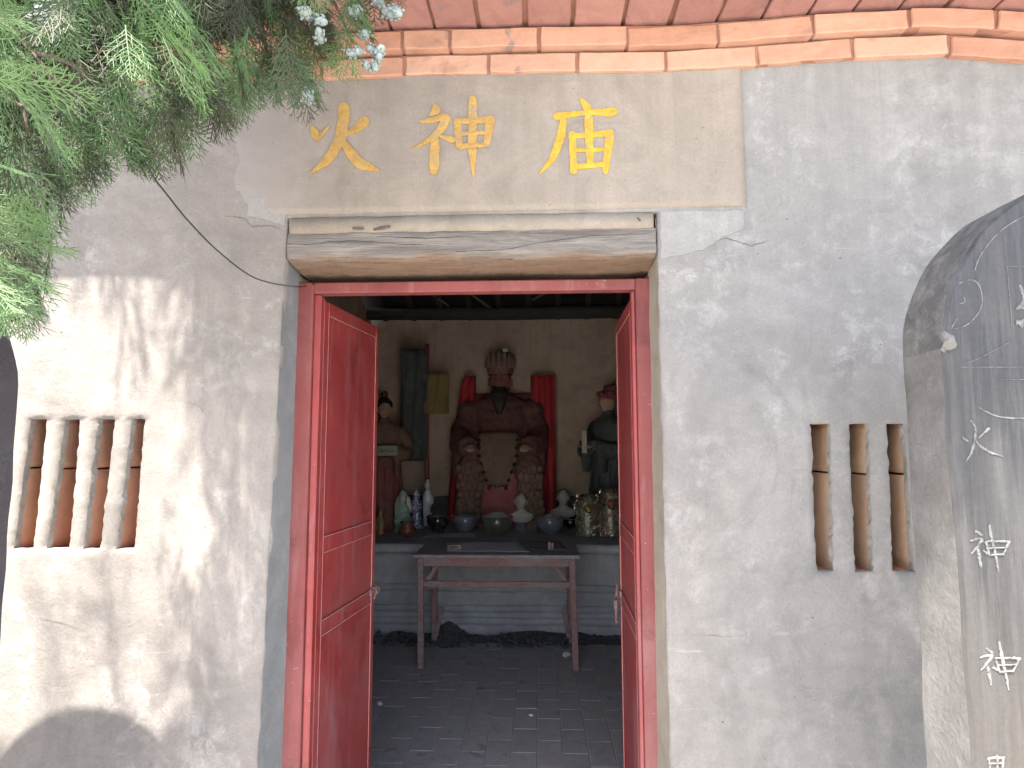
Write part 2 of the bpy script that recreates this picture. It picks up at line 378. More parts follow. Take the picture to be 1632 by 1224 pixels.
def rough_box(name, x0, x1, y0, y1, z0, z1, mat, parent=None, cell=.03, amp=.004, freq=9, rnd_edge=.01, label=None, seed=0):
    bm = bmesh.new()
    nx, ny, nz = [max(1, min(90, int(round(d / cell)))) for d in (x1 - x0, y1 - y0, z1 - z0)]
    g = G(); idx = {}
    def vid(i, j, k):
        if (i, j, k) not in idx:
            idx[(i, j, k)] = len(g.v)
            p = Vector((x0 + (x1 - x0) * i / nx, y0 + (y1 - y0) * j / ny, z0 + (z1 - z0) * k / nz))
            c = Vector((min(max(p.x, x0 + rnd_edge), x1 - rnd_edge), min(max(p.y, y0 + rnd_edge), y1 - rnd_edge), min(max(p.z, z0 + rnd_edge), z1 - rnd_edge)))
            d = p - c
            if d.length > rnd_edge: p = c + d.normalized() * rnd_edge
            p += noise.noise_vector(p * freq + Vector((seed, 0, seed))) * amp + noise.noise_vector(p * freq * 3.3 + Vector((seed, 0, seed))) * amp * .4
            g.v.append(tuple(p))
        return idx[(i, j, k)]
    for i in range(nx):
        for j in range(ny):
            for k in (0, nz):
                f = (vid(i, j, k), vid(i + 1, j, k), vid(i + 1, j + 1, k), vid(i, j + 1, k)); g.f.append(f if k else f[::-1]); g.mi.append(0)
    for i in range(nx):
        for k in range(nz):
            for j in (0, ny):
                f = (vid(i, j, k), vid(i + 1, j, k), vid(i + 1, j, k + 1), vid(i, j, k + 1)); g.f.append(f if not j else f[::-1]); g.mi.append(0)
    for j in range(ny):
        for k in range(nz):
            for i in (0, nx):
                f = (vid(i, j, k), vid(i, j + 1, k), vid(i, j + 1, k + 1), vid(i, j, k + 1)); g.f.append(f if i else f[::-1]); g.mi.append(0)
    bm.free()
    return g.obj(name, mat, parent, smooth=True, label=label)

def stroke_g(g, strokes, conv, Y, thick, wpx, jit=.10):
    """brush strokes: lists of (x, y, width); conv maps them to picture units; laid on the plane at depth Y"""
    for st in strokes:
        pts = []; thick += .00018
        st = [(*conv(a, b), w * wpx) for a, b, w in st]
        # resample
        for i in range(len(st) - 1):
            n = 6
            for k in range(n + (1 if i == len(st) - 2 else 0)):
                t = k / n; p0 = st[max(i - 1, 0)]; p1 = st[i]; p2 = st[i + 1]; p3 = st[min(i + 2, len(st) - 1)]
                q = [.5 * (2 * p1[c] + (p2[c] - p0[c]) * t + (2 * p0[c] - 5 * p1[c] + 4 * p2[c] - p3[c]) * t * t + (3 * p1[c] - p0[c] - 3 * p2[c] + p3[c]) * t ** 3) for c in range(3)]
                q[2] = max(q[2], .5); pts.append(q)
        L = []; R = []
        for i, (x, y, w) in enumerate(pts):
            a = pts[max(i - 1, 0)]; b = pts[min(i + 1, len(pts) - 1)]
            dx, dy = b[0] - a[0], b[1] - a[1]; l = max(1e-6, sqrt(dx * dx + dy * dy)); nx, ny = -dy / l, dx / l
            j1 = 1 + jit * 2.2 * noise.noise(Vector((x * .35, y * .35, 1))); j2 = 1 + jit * 2.2 * noise.noise(Vector((x * .35, y * .35, 7)))
            L.append((x + nx * w / 2 * j1, y + ny * w / 2 * j1)); R.append((x - nx * w / 2 * j2, y - ny * w / 2 * j2))
        # rounded heads
        def cap(c, a, b, s):
            ang0 = atan2(a[1] - c[1], a[0] - c[0]); r = sqrt((a[0] - c[0]) ** 2 + (a[1] - c[1]) ** 2)
            return [(c[0] + r * cos(ang0 + s * pi * k / 5), c[1] + r * sin(ang0 + s * pi * k / 5)) for k in range(1, 5)]
        n = len(pts); b0 = len(g.v)
        fr = []; bk = []
        for i in range(n):
            for q in (L[i], ((L[i][0] + R[i][0]) / 2, (L[i][1] + R[i][1]) / 2), R[i]):
                mid = q == ((L[i][0] + R[i][0]) / 2, (L[i][1] + R[i][1]) / 2)
                pf = P(q[0], q[1], Y); pf.y -= thick * (1.0 if mid else .75); fr.append(pf)
        vs = fr + [P(q[0], q[1], Y) + Vector((0, .002, 0)) for i in range(n) for q in (L[i], R[i])]
        fs = []
        for i in range(n - 1):
            a = 3 * i; fs += [(a, a + 1, a + 4, a + 3), (a + 1, a + 2, a + 5, a + 4)]
            c = 3 * n + 2 * i; fs += [(a, a + 3, c + 2, c), (a + 2, c + 1, c + 3, a + 5)]
        fs += [(0, 3 * n, 3 * n + 1, 2, 1), (3 * n - 3, 3 * n - 2, 3 * n - 1, 5 * n - 1, 5 * n - 2)]
        g.add(vs, fs)
        for (i, s) in ((0, 1), (n - 1, -1)):
            c = pts[i][:2]; arc = cap(c, L[i], R[i], s)
            poly = [L[i]] + arc + [R[i]]
            vv = []
            for q in poly: p_ = P(q[0], q[1], Y); p_.y -= thick * .75; vv.append(p_)
            g.add(vv, [tuple(range(len(vv)))])
    return g

# ================================================================== THE TEMPLE
W = 1.80                                                     # the face of the wall
YF = 1.925                                                   # the face of the door frame
temple = thing('temple', 'small grey plastered fire god shrine with red door and orange brick eaves', 'temple', (0, W, 0))
temple.location = (0, 0, 0)
XMIN, XMAX, ZTOP = -1.95, 2.55, 2.61
xl = lambda z: P(458, 350, W).x + (P(410, 1224, W).x - P(458, 350, W).x) * (P(458, 350, W).z - z) / (P(458, 350, W).z - P(410, 1224, W).z)
xr = lambda z: P(1047, 340, W).x + (P(1068, 1224, W).x - P(1047, 340, W).x) * (P(1047, 340, W).z - z) / (P(1047, 340, W).z - P(1068, 1224, W).z)
Z_BEAM_T = P(750, 343, W).z; Z_BEAM_B = P(750, 412, W).z
def slit(tl, tr, bl, br, yt, yb):
    a = P(tl, yt, W); b = P(tr, yt, W); c = P(bl, yb, W); d = P(br, yb, W)
    return dict(xt0=a.x, xt1=b.x, xb0=c.x, xb1=d.x, zt=(a.z + b.z) / 2, zb=(c.z + d.z) / 2)
SL = [slit(47, 73, 20, 51, 669, 872), slit(102, 126, 73, 109, 668, 871), slit(155, 183, 131, 158, 667, 876), slit(209, 230, 183, 212, 667, 882)]
SR = [slit(1293, 1324, 1302, 1329, 676, 911), slit(1355, 1386, 1363, 1392, 674, 912), slit(1414, 1442, 1424, 1458, 676, 912)]
SLITS = SL + SR
# holes of the plaster coat, each a function of height
def hole_edges(s):
    return (lambda z, s=s: s['xb0'] + (s['xt0'] - s['xb0']) * (z - s['zb']) / (s['zt'] - s['zb']),
            lambda z, s=s: s['xb1'] + (s['xt1'] - s['xb1']) * (z - s['zb']) / (s['zt'] - s['zb']), s['zb'], s['zt'])
HOLES = [hole_edges(s) for s in SLITS] + [(xl, xr, -1.0, Z_BEAM_T)]
# the grid is straight in (i, k); columns that bound a hole follow its slanted edge
cols = [('x', XMIN), ('x', XMAX)]
for h in HOLES: cols += [('e', h, 0), ('e', h, 1)]
def colx(c, z):
    if c[0] == 'x': return c[1]
    h = c[1]; return h[c[2]](z)
zmid = 1.35
cols.sort(key=lambda c: colx(c, zmid))
full = []
for a, b in zip(cols[:-1], cols[1:]):
    xa, xb = colx(a, zmid), colx(b, zmid); n = max(1, int(round((xb - xa) / .020)))
    for k in range(n): full.append((a, b, k / n))
full.append((cols[-1], cols[-1], 0))
zset = {0.0, ZTOP, Z_BEAM_T}
zl = sorted({round(s['zt'], 4) for s in SL}); 
ZST_L = sum(s['zt'] for s in SL) / 4; ZST_R = sum(s['zt'] for s in SR) / 3
ZSB_L = sum(s['zb'] for s in SL) / 4; ZSB_R = sum(s['zb'] for s in SR) / 3
for z in (ZST_L, ZST_R, ZSB_L, ZSB_R): zset.add(z)
zk = sorted(zset); zs = []
for a, b in zip(zk[:-1], zk[1:]):
    n = max(1, int(round((b - a) / .0135)))
    for k in range(n): zs.append(a + (b - a) * k / n)
zs.append(zk[-1])
def in_hole(i, k):
    a, b, t = full[i]; zc_ = (zs[k] + zs[k + 1]) / 2; xc = (gx(i, zc_) + gx(i + 1, zc_)) / 2
    for n_, h in enumerate(HOLES):
        if n_ < 4: zb_, zt_ = ZSB_L, ZST_L
        elif n_ < 7: zb_, zt_ = ZSB_R, ZST_R
        else: zb_, zt_ = h[2], h[3]
        if zb_ < zc_ < zt_ and h[0](zc_) < xc < h[1](zc_): return n_ + 1
    return 0
def gx(i, z):
    a, b, t = full[min(i, len(full) - 1)]; zz = min(max(z, .5), 2.2)
    return colx(a, zz) * (1 - t) + colx(b, zz) * t
def relief(x, z):
    p = Vector((x, 0, z))
    return .006 * noise.noise(p * 1.3) + .0035 * noise.noise(p * 4.1) + .0016 * noise.noise(p * 11)
nI, nK = len(full), len(zs)
state = [[in_hole(i, k) for k in range(nK - 1)] for i in range(nI - 1)]
g = G(); vid = {}
def cv(i, k, back):
    key = (i, k, back)
    if key not in vid:
        z = zs[k]; x = gx(i, z)
        touch = set()
        for a in (i - 1, i):
            for b in (k - 1, k):
                if 0 <= a < nI - 1 and 0 <= b < nK - 1: touch.add(state[a][b])
        edge = any(0 < t <= 7 for t in touch) and 0 in touch
        p = Vector((x, W - relief(x, z), z))
        if edge:
            q = Vector((x * 26, 3.1 if back else 1.2, z * 24))
            p.x += .0030 * noise.noise(q) + .0044 * noise.noise(q * 3.1); p.z += .003 * noise.noise(q + Vector((9, 2, 4)))
            if not back: p.y += .004
        elif 8 in touch and 0 in touch:
            p.x += .0025 * noise.noise(Vector((x * 9, 4, z * 14)))
        if back: p.y = W + (.026 if edge else .03)
        vid[key] = len(g.v); g.v.append(tuple(p))
    return vid[key]
for i in range(nI - 1):
    for k in range(nK - 1):
        if state[i][k]: continue
        g.f.append((cv(i, k, 0), cv(i + 1, k, 0), cv(i + 1, k + 1, 0), cv(i, k + 1, 0))); g.mi.append(0)
        for di, dk, e in ((-1, 0, ((i, k + 1), (i, k))), (1, 0, ((i + 1, k), (i + 1, k + 1))), (0, -1, ((i, k), (i + 1, k))), (0, 1, ((i + 1, k + 1), (i, k + 1)))):
            a, b = i + di, k + dk
            if 0 <= a < nI - 1 and 0 <= b < nK - 1 and state[a][b]:
                (p, q), (r, s_) = e
                g.f.append((cv(p, q, 0), cv(p, q, 1), cv(r, s_, 1), cv(r, s_, 0))); g.mi.append(1 if state[a][b] <= 7 else 0)
wall = g.obj('front_wall', [M['plaster'], M['edge']], temple, smooth=True, label='grey plastered front wall with narrow upright slits')
sh = wall.data
sh.polygons.foreach_set('use_smooth', [p.material_index == 0 for p in sh.polygons])

# masonry behind the plaster, its slit zones filled with bricks on edge
D0, D1 = W + .027, W + .27
core = G()
XL0 = min(xl(.0), xl(2.0)) ; XRr = P(1047, 340, W).x
LX0, LX1 = min(s['xb0'] for s in SL) - .055, max(s['xt1'] for s in SL) + .01
RX0, RX1 = min(s['xt0'] for s in SR) - .01, max(s['xb1'] for s in SR) + .055
dl, dr = P(468, 430, W).x - .03, P(1040, 430, W).x + .02
core.box(XMIN, LX0, D0, D1, 0, ZTOP); core.box(LX0, LX1, D0, D1, 0, ZSB_L - .004); core.box(LX0, LX1, D0, D1, ZST_L + .003, ZTOP)
CL, CR = P(410, 1224, W).x - .03, P(1068, 1224, W).x + .02
core.box(LX1, CL, D0, D1, 0, ZTOP)
core.box(CL, CR, D0, D1, Z_BEAM_T, ZTOP)
core.box(CR, RX0, D0, D1, 0, ZTOP); core.box(RX0, RX1, D0, D1, 0, ZSB_R - .004); core.box(RX0, RX1, D0, D1, ZST_R + .003, ZTOP)
core.box(RX1, XMAX, D0, D1, 0, ZTOP)
core.obj('wall_core', M['mortar'], temple)
def lattice(slits, x0, x1, zb, zt, mat, cut):
    # a bar of masonry left of, between and right of the slits; each bar two bricks high
    e = [('f', x0)] + [q for s in slits for q in ((0, s), (1, s))] + [('f', x1)]
    def ex(q, z):
        if q[0] == 'f': return q[1]
        s = q[1]; t = (z - s['zb']) / (s['zt'] - s['zb'])
        a, b = ('xb0', 'xt0') if q[0] == 0 else ('xb1', 'xt1')
        return s[a] + (s[b] - s[a]) * t
    for n_ in range(0, len(e), 2):
        L_, R_ = e[n_], e[n_ + 1]
        zc_ = zb + (zt - zb) * (cut + rnd.uniform(-.012, .012))
        for (a, b) in ((zb - .003, zc_ - .003), (zc_ + .003, zt + .002)):
            gg = G(); nz = 10; ny = 5; sd_ = rnd.random() * 50
            def pt(side, j, k):
                z = a + (b - a) * k / nz; y = D0 - .001 + (D1 - D0) * j / ny
                x = ex(L_ if side == 0 else R_, z)
                in_ = .003 if (side == 0 and L_[0] != 'f') else (-.003 if (side == 1 and R_[0] != 'f') else 0)
                x += in_ + .0022 * noise.noise(Vector((y * 20, side * 7 + sd_, z * 20)))
                ez = min(k, nz - k)
                return (x + (in_ * 1.2 if ez == 0 else 0), y, z)
            vv = [pt(sd, j, k) for sd in (0, 1) for j in range(ny + 1) for k in range(nz + 1)]
            I = lambda sd, j, k: sd * (ny + 1) * (nz + 1) + j * (nz + 1) + k
            ff = []
            for j in range(ny):
                for k in range(nz):
                    ff.append((I(0, j, k), I(0, j, k + 1), I(0, j + 1, k + 1), I(0, j + 1, k)))
                    ff.append((I(1, j, k), I(1, j + 1, k), I(1, j + 1, k + 1), I(1, j, k + 1)))
            for k in range(nz):
                ff.append((I(0, 0, k), I(1, 0, k), I(1, 0, k + 1), I(0, 0, k + 1))); ff.append((I(1, ny, k), I(0, ny, k), I(0, ny, k + 1), I(1, ny, k + 1)))
            for j in range(ny):
                ff.append((I(0, j, 0), I(0, j + 1, 0), I(1, j + 1, 0), I(1, j, 0))); ff.append((I(0, j, nz), I(1, j, nz), I(1, j + 1, nz), I(0, j + 1, nz)))
            gg.add(vv, ff); gg.obj('brick', mat, wall, smooth=False)
lattice(SL, LX0, LX1, ZSB_L, ZST_L, M['brickin'], .62)
lattice(SR, RX0, RX1, ZSB_R, ZST_R, M['brickin2'], .66)

# thin patches of newer plaster and cracks
def patch(name, pxs, mat, th=.004, Y=W, amp=3.0, label=None):
    pts = []
    n = len(pxs)
    for i in range(n):
        a, b = pxs[i], pxs[(i + 1) % n]; m_ = max(2, int(sqrt((a[0] - b[0]) ** 2 + (a[1] - b[1]) ** 2) / 8))
        for k in range(m_):
            t = k / m_; x, y = a[0] + (b[0] - a[0]) * t, a[1] + (b[1] - a[1]) * t
            pts.append((x + amp * noise.noise(Vector((x * .06, y * .06, 2))), y + amp * noise.noise(Vector((x * .06, y * .06, 8)))))
    cx = sum(p[0] for p in pts) / len(pts); cyy = sum(p[1] for p in pts) / len(pts)
    g = G(); n = len(pts)
    def q(x, y, dy): v = P(x, y, Y); v.y = Y - relief(v.x, v.z) - dy; return v
    vs = [q(x, y, -.004) for x, y in pts] + [q(x + (cx - x) * .025, y + (cyy - y) * .025, th) for x, y in pts] + [q(cx + (x - cx) * .5, cyy + (y - cyy) * .5, th) for x, y in pts] + [q(cx, cyy, th)]
    fs = [(i, (i + 1) % n, n + (i + 1) % n, n + i) for i in range(n)] + [(n + i, n + (i + 1) % n, 2 * n + (i + 1) % n, 2 * n + i) for i in range(n)] + [(2 * n + i, 2 * n + (i + 1) % n, 3 * n) for i in range(n)]
    g.add(vs, [f[::-1] for f in fs]); return g.obj(name, mat, temple, smooth=False, label=label)
patch('plaster_patch', [(1050, 338), (1188, 336), (1184, 366), (1150, 380), (1120, 400), (1052, 414)], M['whiteplaster'], .003, label='pale plaster patch right of the lintel')
patch('plaster_patch', [(398, 318), (430, 314), (462, 320), (469, 336), (456, 346), (455, 360), (420, 350), (395, 345)], M['whiteplaster'], .003, label='white plaster patch at the left end of the lintel')
0 and patch('plaster_patch', [(1288, 655), (1330, 640), (1400, 636), (1440, 645), (1444, 672), (1290, 673)], M['whiteplaster'], .002, label='pale plaster smear above the right slits')
def crack(pts, w, mat=None, parent=temple, Y=W, off=.0012):
    g = G(); vs = []
    P2 = []
    for a, b in zip(pts[:-1], pts[1:]):
        for k in range(5): P2.append((a[0] + (b[0] - a[0]) * k / 5, a[1] + (b[1] - a[1]) * k / 5))
    P2.append(pts[-1]); n = len(P2)
    for i, (x, y) in enumerate(P2):
        x += 1.6 * noise.noise(Vector((x * .12, y * .12, 1))); y += 2.2 * noise.noise(Vector((x * .12, y * .12, 5)))
        a, b = P2[max(i - 1, 0)], P2[min(i + 1, n - 1)]; dx, dy = b[0] - a[0], b[1] - a[1]; l = sqrt(dx * dx + dy * dy) or 1
        ww = w * (.45 + .9 * abs(noise.noise(Vector((x * .2, y * .2, 3))))) * min(1, .3 + i * .2, .3 + (n - 1 - i) * .2)
        for s in (1, -1):
            v = P(x - dy / l * ww * s, y + dx / l * ww * s, Y); v.y = Y - (relief(v.x, v.z) if parent is temple else 0) - off; vs.append(v)
    g.add(vs, [(2 * i, 2 * i + 1, 2 * i + 3, 2 * i + 2) for i in range(n - 1)])
    return g.obj('crack', mat or M['smoke'], parent)
M['crackc'] = mottled('crack_brown', (.07, .06, .055), (.12, .105, .09), 40, .95, 0)  # flat dark brown for the drawn cracks, blemishes and splinters
crack([(357, 345), (388, 347), (402, 362), (428, 360), (455, 368)], .8, M['crackc'])
crack([(1050, 336), (1044, 352), (1048, 378), (1045, 412)], .9, M['crackc'])
crack([(1072, 372), (1130, 384), (1158, 381), (1196, 392), (1228, 384)], .7, M['crackc'])
crack([(1180, 112), (1183, 180), (1181, 240), (1189, 332)], .5, M['crackc'])

for pts in ([(1100, 1010), (1150, 1014), (1188, 1012)], [(62, 985), (96, 992), (140, 1006)], [(300, 640), (318, 648), (330, 662)]):
    crack(pts, .4, M['crackc'])
for _ in range(34):
    x, y = rnd.uniform(60, 440) if rnd.random() < .4 else rnd.uniform(1080, 1430), rnd.uniform(180, 1200)
    if 1280 < x and 650 < y < 930 or x < 240 and (640 < y < 900 or y < 400): continue
    g_ = G().ball((0, 0, 0), (rnd.uniform(.0015, .004), .0016, rnd.uniform(.0015, .003)), 6, 4); q_ = P(x, y, W); o_ = g_.obj('plaster_blemish', rnd.choice([M['crackc'], M['strip'], M['whiteplaster']]), temple); o_.location = (q_.x, W - relief(q_.x, q_.z), q_.z)
# the panel with the name of the temple
pz0 = P(750, 338, W).z; pz1 = 2.60
px0, px1 = P(368, 240, W).x, P(1186, 240, W).x
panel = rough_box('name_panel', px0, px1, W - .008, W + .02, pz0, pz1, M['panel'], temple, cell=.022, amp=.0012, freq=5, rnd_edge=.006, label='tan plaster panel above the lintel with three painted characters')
YP = W - .0092
for v in panel.data.vertices:
    if v.co.y < W and v.co.x < px0 + .16:
        t_ = max(0, (v.co.x - px0) / .16); v.co.y += (.0115 + .004 * noise.noise(v.co * 14)) * (1 - t_)
    if v.co.y < W and v.co.z < pz0 + .004: v.co.z += .002 * noise.noise(v.co * 30)
cv2 = lambda x, y: (x / 2.72 + 440, y / 2.72)
HUO = [[(160, 556, 18), (172, 585, 34), (183, 606, 16)], [(180, 603, 16), (205, 575, 14), (231, 546, 4)],
       [(385, 526, 40), (352, 556, 32), (300, 586, 10)],
       [(294, 468, 42), (291, 530, 46), (272, 610, 40), (228, 688, 34), (150, 752, 6)],
       [(283, 600, 20), (318, 655, 36), (358, 704, 42), (395, 722, 34), (446, 738, 8)]]
SHEN = [[(682, 452, 8), (694, 478, 34), (668, 500, 8)],
        [(630, 528, 14), (690, 518, 20), (738, 512, 34), (705, 572, 28), (650, 616, 18), (586, 648, 4)],
        [(690, 590, 26), (687, 660, 38), (685, 740, 34)], [(712, 590, 10), (765, 608, 24)],
        [(852, 434, 32), (852, 560, 34), (852, 660, 32), (856, 768, 6)],
        [(786, 530, 30), (796, 636, 26)], [(786, 528, 22), (930, 520, 26)], [(928, 522, 38), (912, 630, 24)],
        [(800, 636, 18), (906, 628, 18)], [(800, 582, 15), (908, 576, 15)]]
MIAO = [[(1322, 432, 14), (1348, 468, 36)], [(1215, 506, 30), (1340, 490, 20), (1462, 486, 36)],
        [(1246, 515, 24), (1232, 600, 34), (1195, 690, 26), (1143, 752, 4)],
        [(1284, 586, 28), (1290, 742, 28)], [(1284, 590, 20), (1442, 580, 26)], [(1446, 580, 38), (1428, 742, 26)],
        [(1355, 515, 34), (1360, 712, 28)], [(1300, 652, 16), (1428, 650, 16)], [(1295, 724, 20), (1425, 714, 20)]]
for st, mt in ((HUO, M['yellowworn']), (SHEN, M['yellowworn']), (MIAO, M['yellow'])):
    stroke_g(G(), st, cv2, YP, .0022, 1.10 / 2.72).obj('painted_character', mt, panel)
for t in range(9):
    x, y = rnd.uniform(600, 1170), rnd.uniform(140, 330); crack([(x, y), (x + rnd.uniform(2, 5), y - rnd.uniform(1, 5))], 1.0, M['crackc'], panel, YP, .0016)

# lintel
beam_x0, beam_x1 = P(459, 380, W).x, P(1045, 380, W).x
strip = rough_box('plaster_strip', beam_x0 + .004, beam_x1 - .004, W - .0065, W + .03, P(750, 369, W).z, Z_BEAM_T - .001, M['strip'], temple, cell=.02, amp=.003, freq=14, rnd_edge=.004)
M['beam'] = beam_mat()
def beam():
    g = G(); n = 260; prof = []
    zt, zb, y0, y1 = P(750, 366, W).z, Z_BEAM_B - .003, W - .006, W + .24
    sec = [(y1, zb - .004), (y0 + .13, zb - .006), (y0 + .07, zb - .002), (y0 + .028, zb + .003), (y0 + .008, zb + .010), (y0 + .001, zb + .022), (y0, zb + .05), (y0 + .001, zt - .03), (y0 + .002, zt - .012), (y0 + .006, zt), (y1, zt)]
    vs = []
    for i in range(n + 1):
        x = beam_x0 + (beam_x1 - beam_x0) * i / n
        for k, (y, z) in enumerate(sec):
            a = .006 * noise.noise(Vector((x * 3.5, k * .35, 2))) + .004 * noise.noise(Vector((x * 13, k * .9, 5)))
            b = .007 * noise.noise(Vector((x * 3.0, k * .2, 9))) + .003 * noise.noise(Vector((x * 20, k * .5, 4))) + .0018 * noise.noise(Vector((x * 55, k * 1.7, 6)))
            sl = -.010 * (x - beam_x0) / (beam_x1 - beam_x0) * 0
            top = k in (8, 9)
            vs.append((x, y + (a if k not in (0, 10) else 0), z + b * (1.9 if top else 1) + sl))
    m_ = len(sec)
    fs = [(i * m_ + k, i * m_ + k + 1, (i + 1) * m_ + k + 1, (i + 1) * m_ + k) for i in range(n) for k in range(m_ - 1)]
    fs += [tuple(range(m_)), tuple(n * m_ + k for k in range(m_ - 1, -1, -1))]
    g.add(vs, [f[::-1] for f in fs]); return g.obj('lintel_beam', M['beam'], temple, smooth=False, label='weathered cracked timber lintel over the door')
lb = beam()
for pts in ([(470, 391), (560, 384), (640, 390), (700, 392)], [(690, 402), (790, 400), (860, 388), (940, 376), (1040, 372)], [(600, 378), (680, 381), (760, 378)]):
    crack(pts, .8, M['smoke'], lb, W - .009, .005)

for a, b, w_ in (((562, 364), (579, 365), .0045), ((596, 366), (622, 361), .005), ((1016, 347), (1021, 352), .003)):
    A_, B_ = P(*a, W - .008), P(*b, W - .010); G().tube([A_, (A_ + B_) / 2 + Vector((0, -.002, -.001)), B_], [w_ * .6, w_, w_ * .7], 7).wobble(.001, 80).obj('wood_splinter', M['crackc'], lb, smooth=True)
# reveals of the door opening
def reveal(side, mat, name):
    g = G(); nz, ny = 60, 4; vs = []
    z0, z1 = 0.0, Z_BEAM_B + .02
    for k in range(nz + 1):
        z = z0 + (z1 - z0) * k / nz
        zz = min(max(z, .4), 2.1)
        xa = (xl if side < 0 else xr)(zz)
        if side < 0: xb = P(476, 455, YF).x + (P(450, 1224, YF).x - P(476, 455, YF).x) * (P(476, 455, YF).z - zz) / (P(476, 455, YF).z - P(450, 1224, YF).z)
        else: xb = P(1034, 440, YF).x + (P(1048, 1224, YF).x - P(1034, 440, YF).x) * (P(1034, 440, YF).z - zz) / (P(1034, 440, YF).z - P(1048, 1224, YF).z)
        for j in range(ny + 1):
            t = j / ny
            vs.append((xa + (xb - xa) * t + .003 * noise.noise(Vector((t * 2, side, z * 9))), W + .028 * 0 + .001 + (YF + .01 - W) * t, z))
    fs = [(k * (ny + 1) + j, k * (ny + 1) + j + 1, (k + 1) * (ny + 1) + j + 1, (k + 1) * (ny + 1) + j) for k in range(nz) for j in range(ny)]
    g.add(vs, fs if side > 0 else [f[::-1] for f in fs]); g.obj(name, mat, temple, smooth=True)
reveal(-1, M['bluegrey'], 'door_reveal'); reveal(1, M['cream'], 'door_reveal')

# door frame
FL0 = P(476, 700, YF).x - .012; FR1 = P(1040, 800, YF).x + .012
# frame members follow plumb lines set by the picture's own verticals
FXL0, FXL1 = P(464, 840, YF).x, P(488, 840, YF).x
FXR0, FXR1 = P(1021, 840, YF).x, P(1041, 840, YF).x
FZT = P(755, 446, YF).z; FZB = P(755, 464, YF).z
frame = thing('door_frame', '', '', (0, 0, 0)); frame.parent = temple
del frame['label']; del frame['category']
bevelled(G().box(FXL0 - .01, FXL1, YF, YF + .05, .0, FZT), 'jamb', M['redframe'], frame, .004)
bevelled(G().box(FXR0, FXR1 + .01, YF, YF + .05, .0, FZT), 'jamb', M['redframe'], frame, .004)
bevelled(G().box(FXL1 - .001, FXR0 + .001, YF + .001, YF + .049, FZB, FZT - .001), 'head', M['redframe'], frame, .004)
bevelled(G().box(FXL1 + .0005, FXL1 + .022, YF + .016, YF + .046, 0, FZB - .002), 'door_stop', M['red'], frame, .002)
bevelled(G().box(FXR0 - .012, FXR0 - .0005, YF + .016, YF + .046, 0, FZB - .002), 'door_stop', M['red'], frame, .002)
# closing pieces between frame and masonry
fill = G(); fill.box(CL - .02, FXL0 - .009, YF + .006, D1 - .002, 0, Z_BEAM_B); fill.box(FXR1 + .009, CR + .02, YF + .006, D1 - .002, 0, Z_BEAM_B)
fill.box(FXL0 - .12, FXR1 + .12, YF + .054, D1 - .002, FZT - .01, Z_BEAM_B - .02)
fill.obj('inner_jamb', M['backwall'], temple)

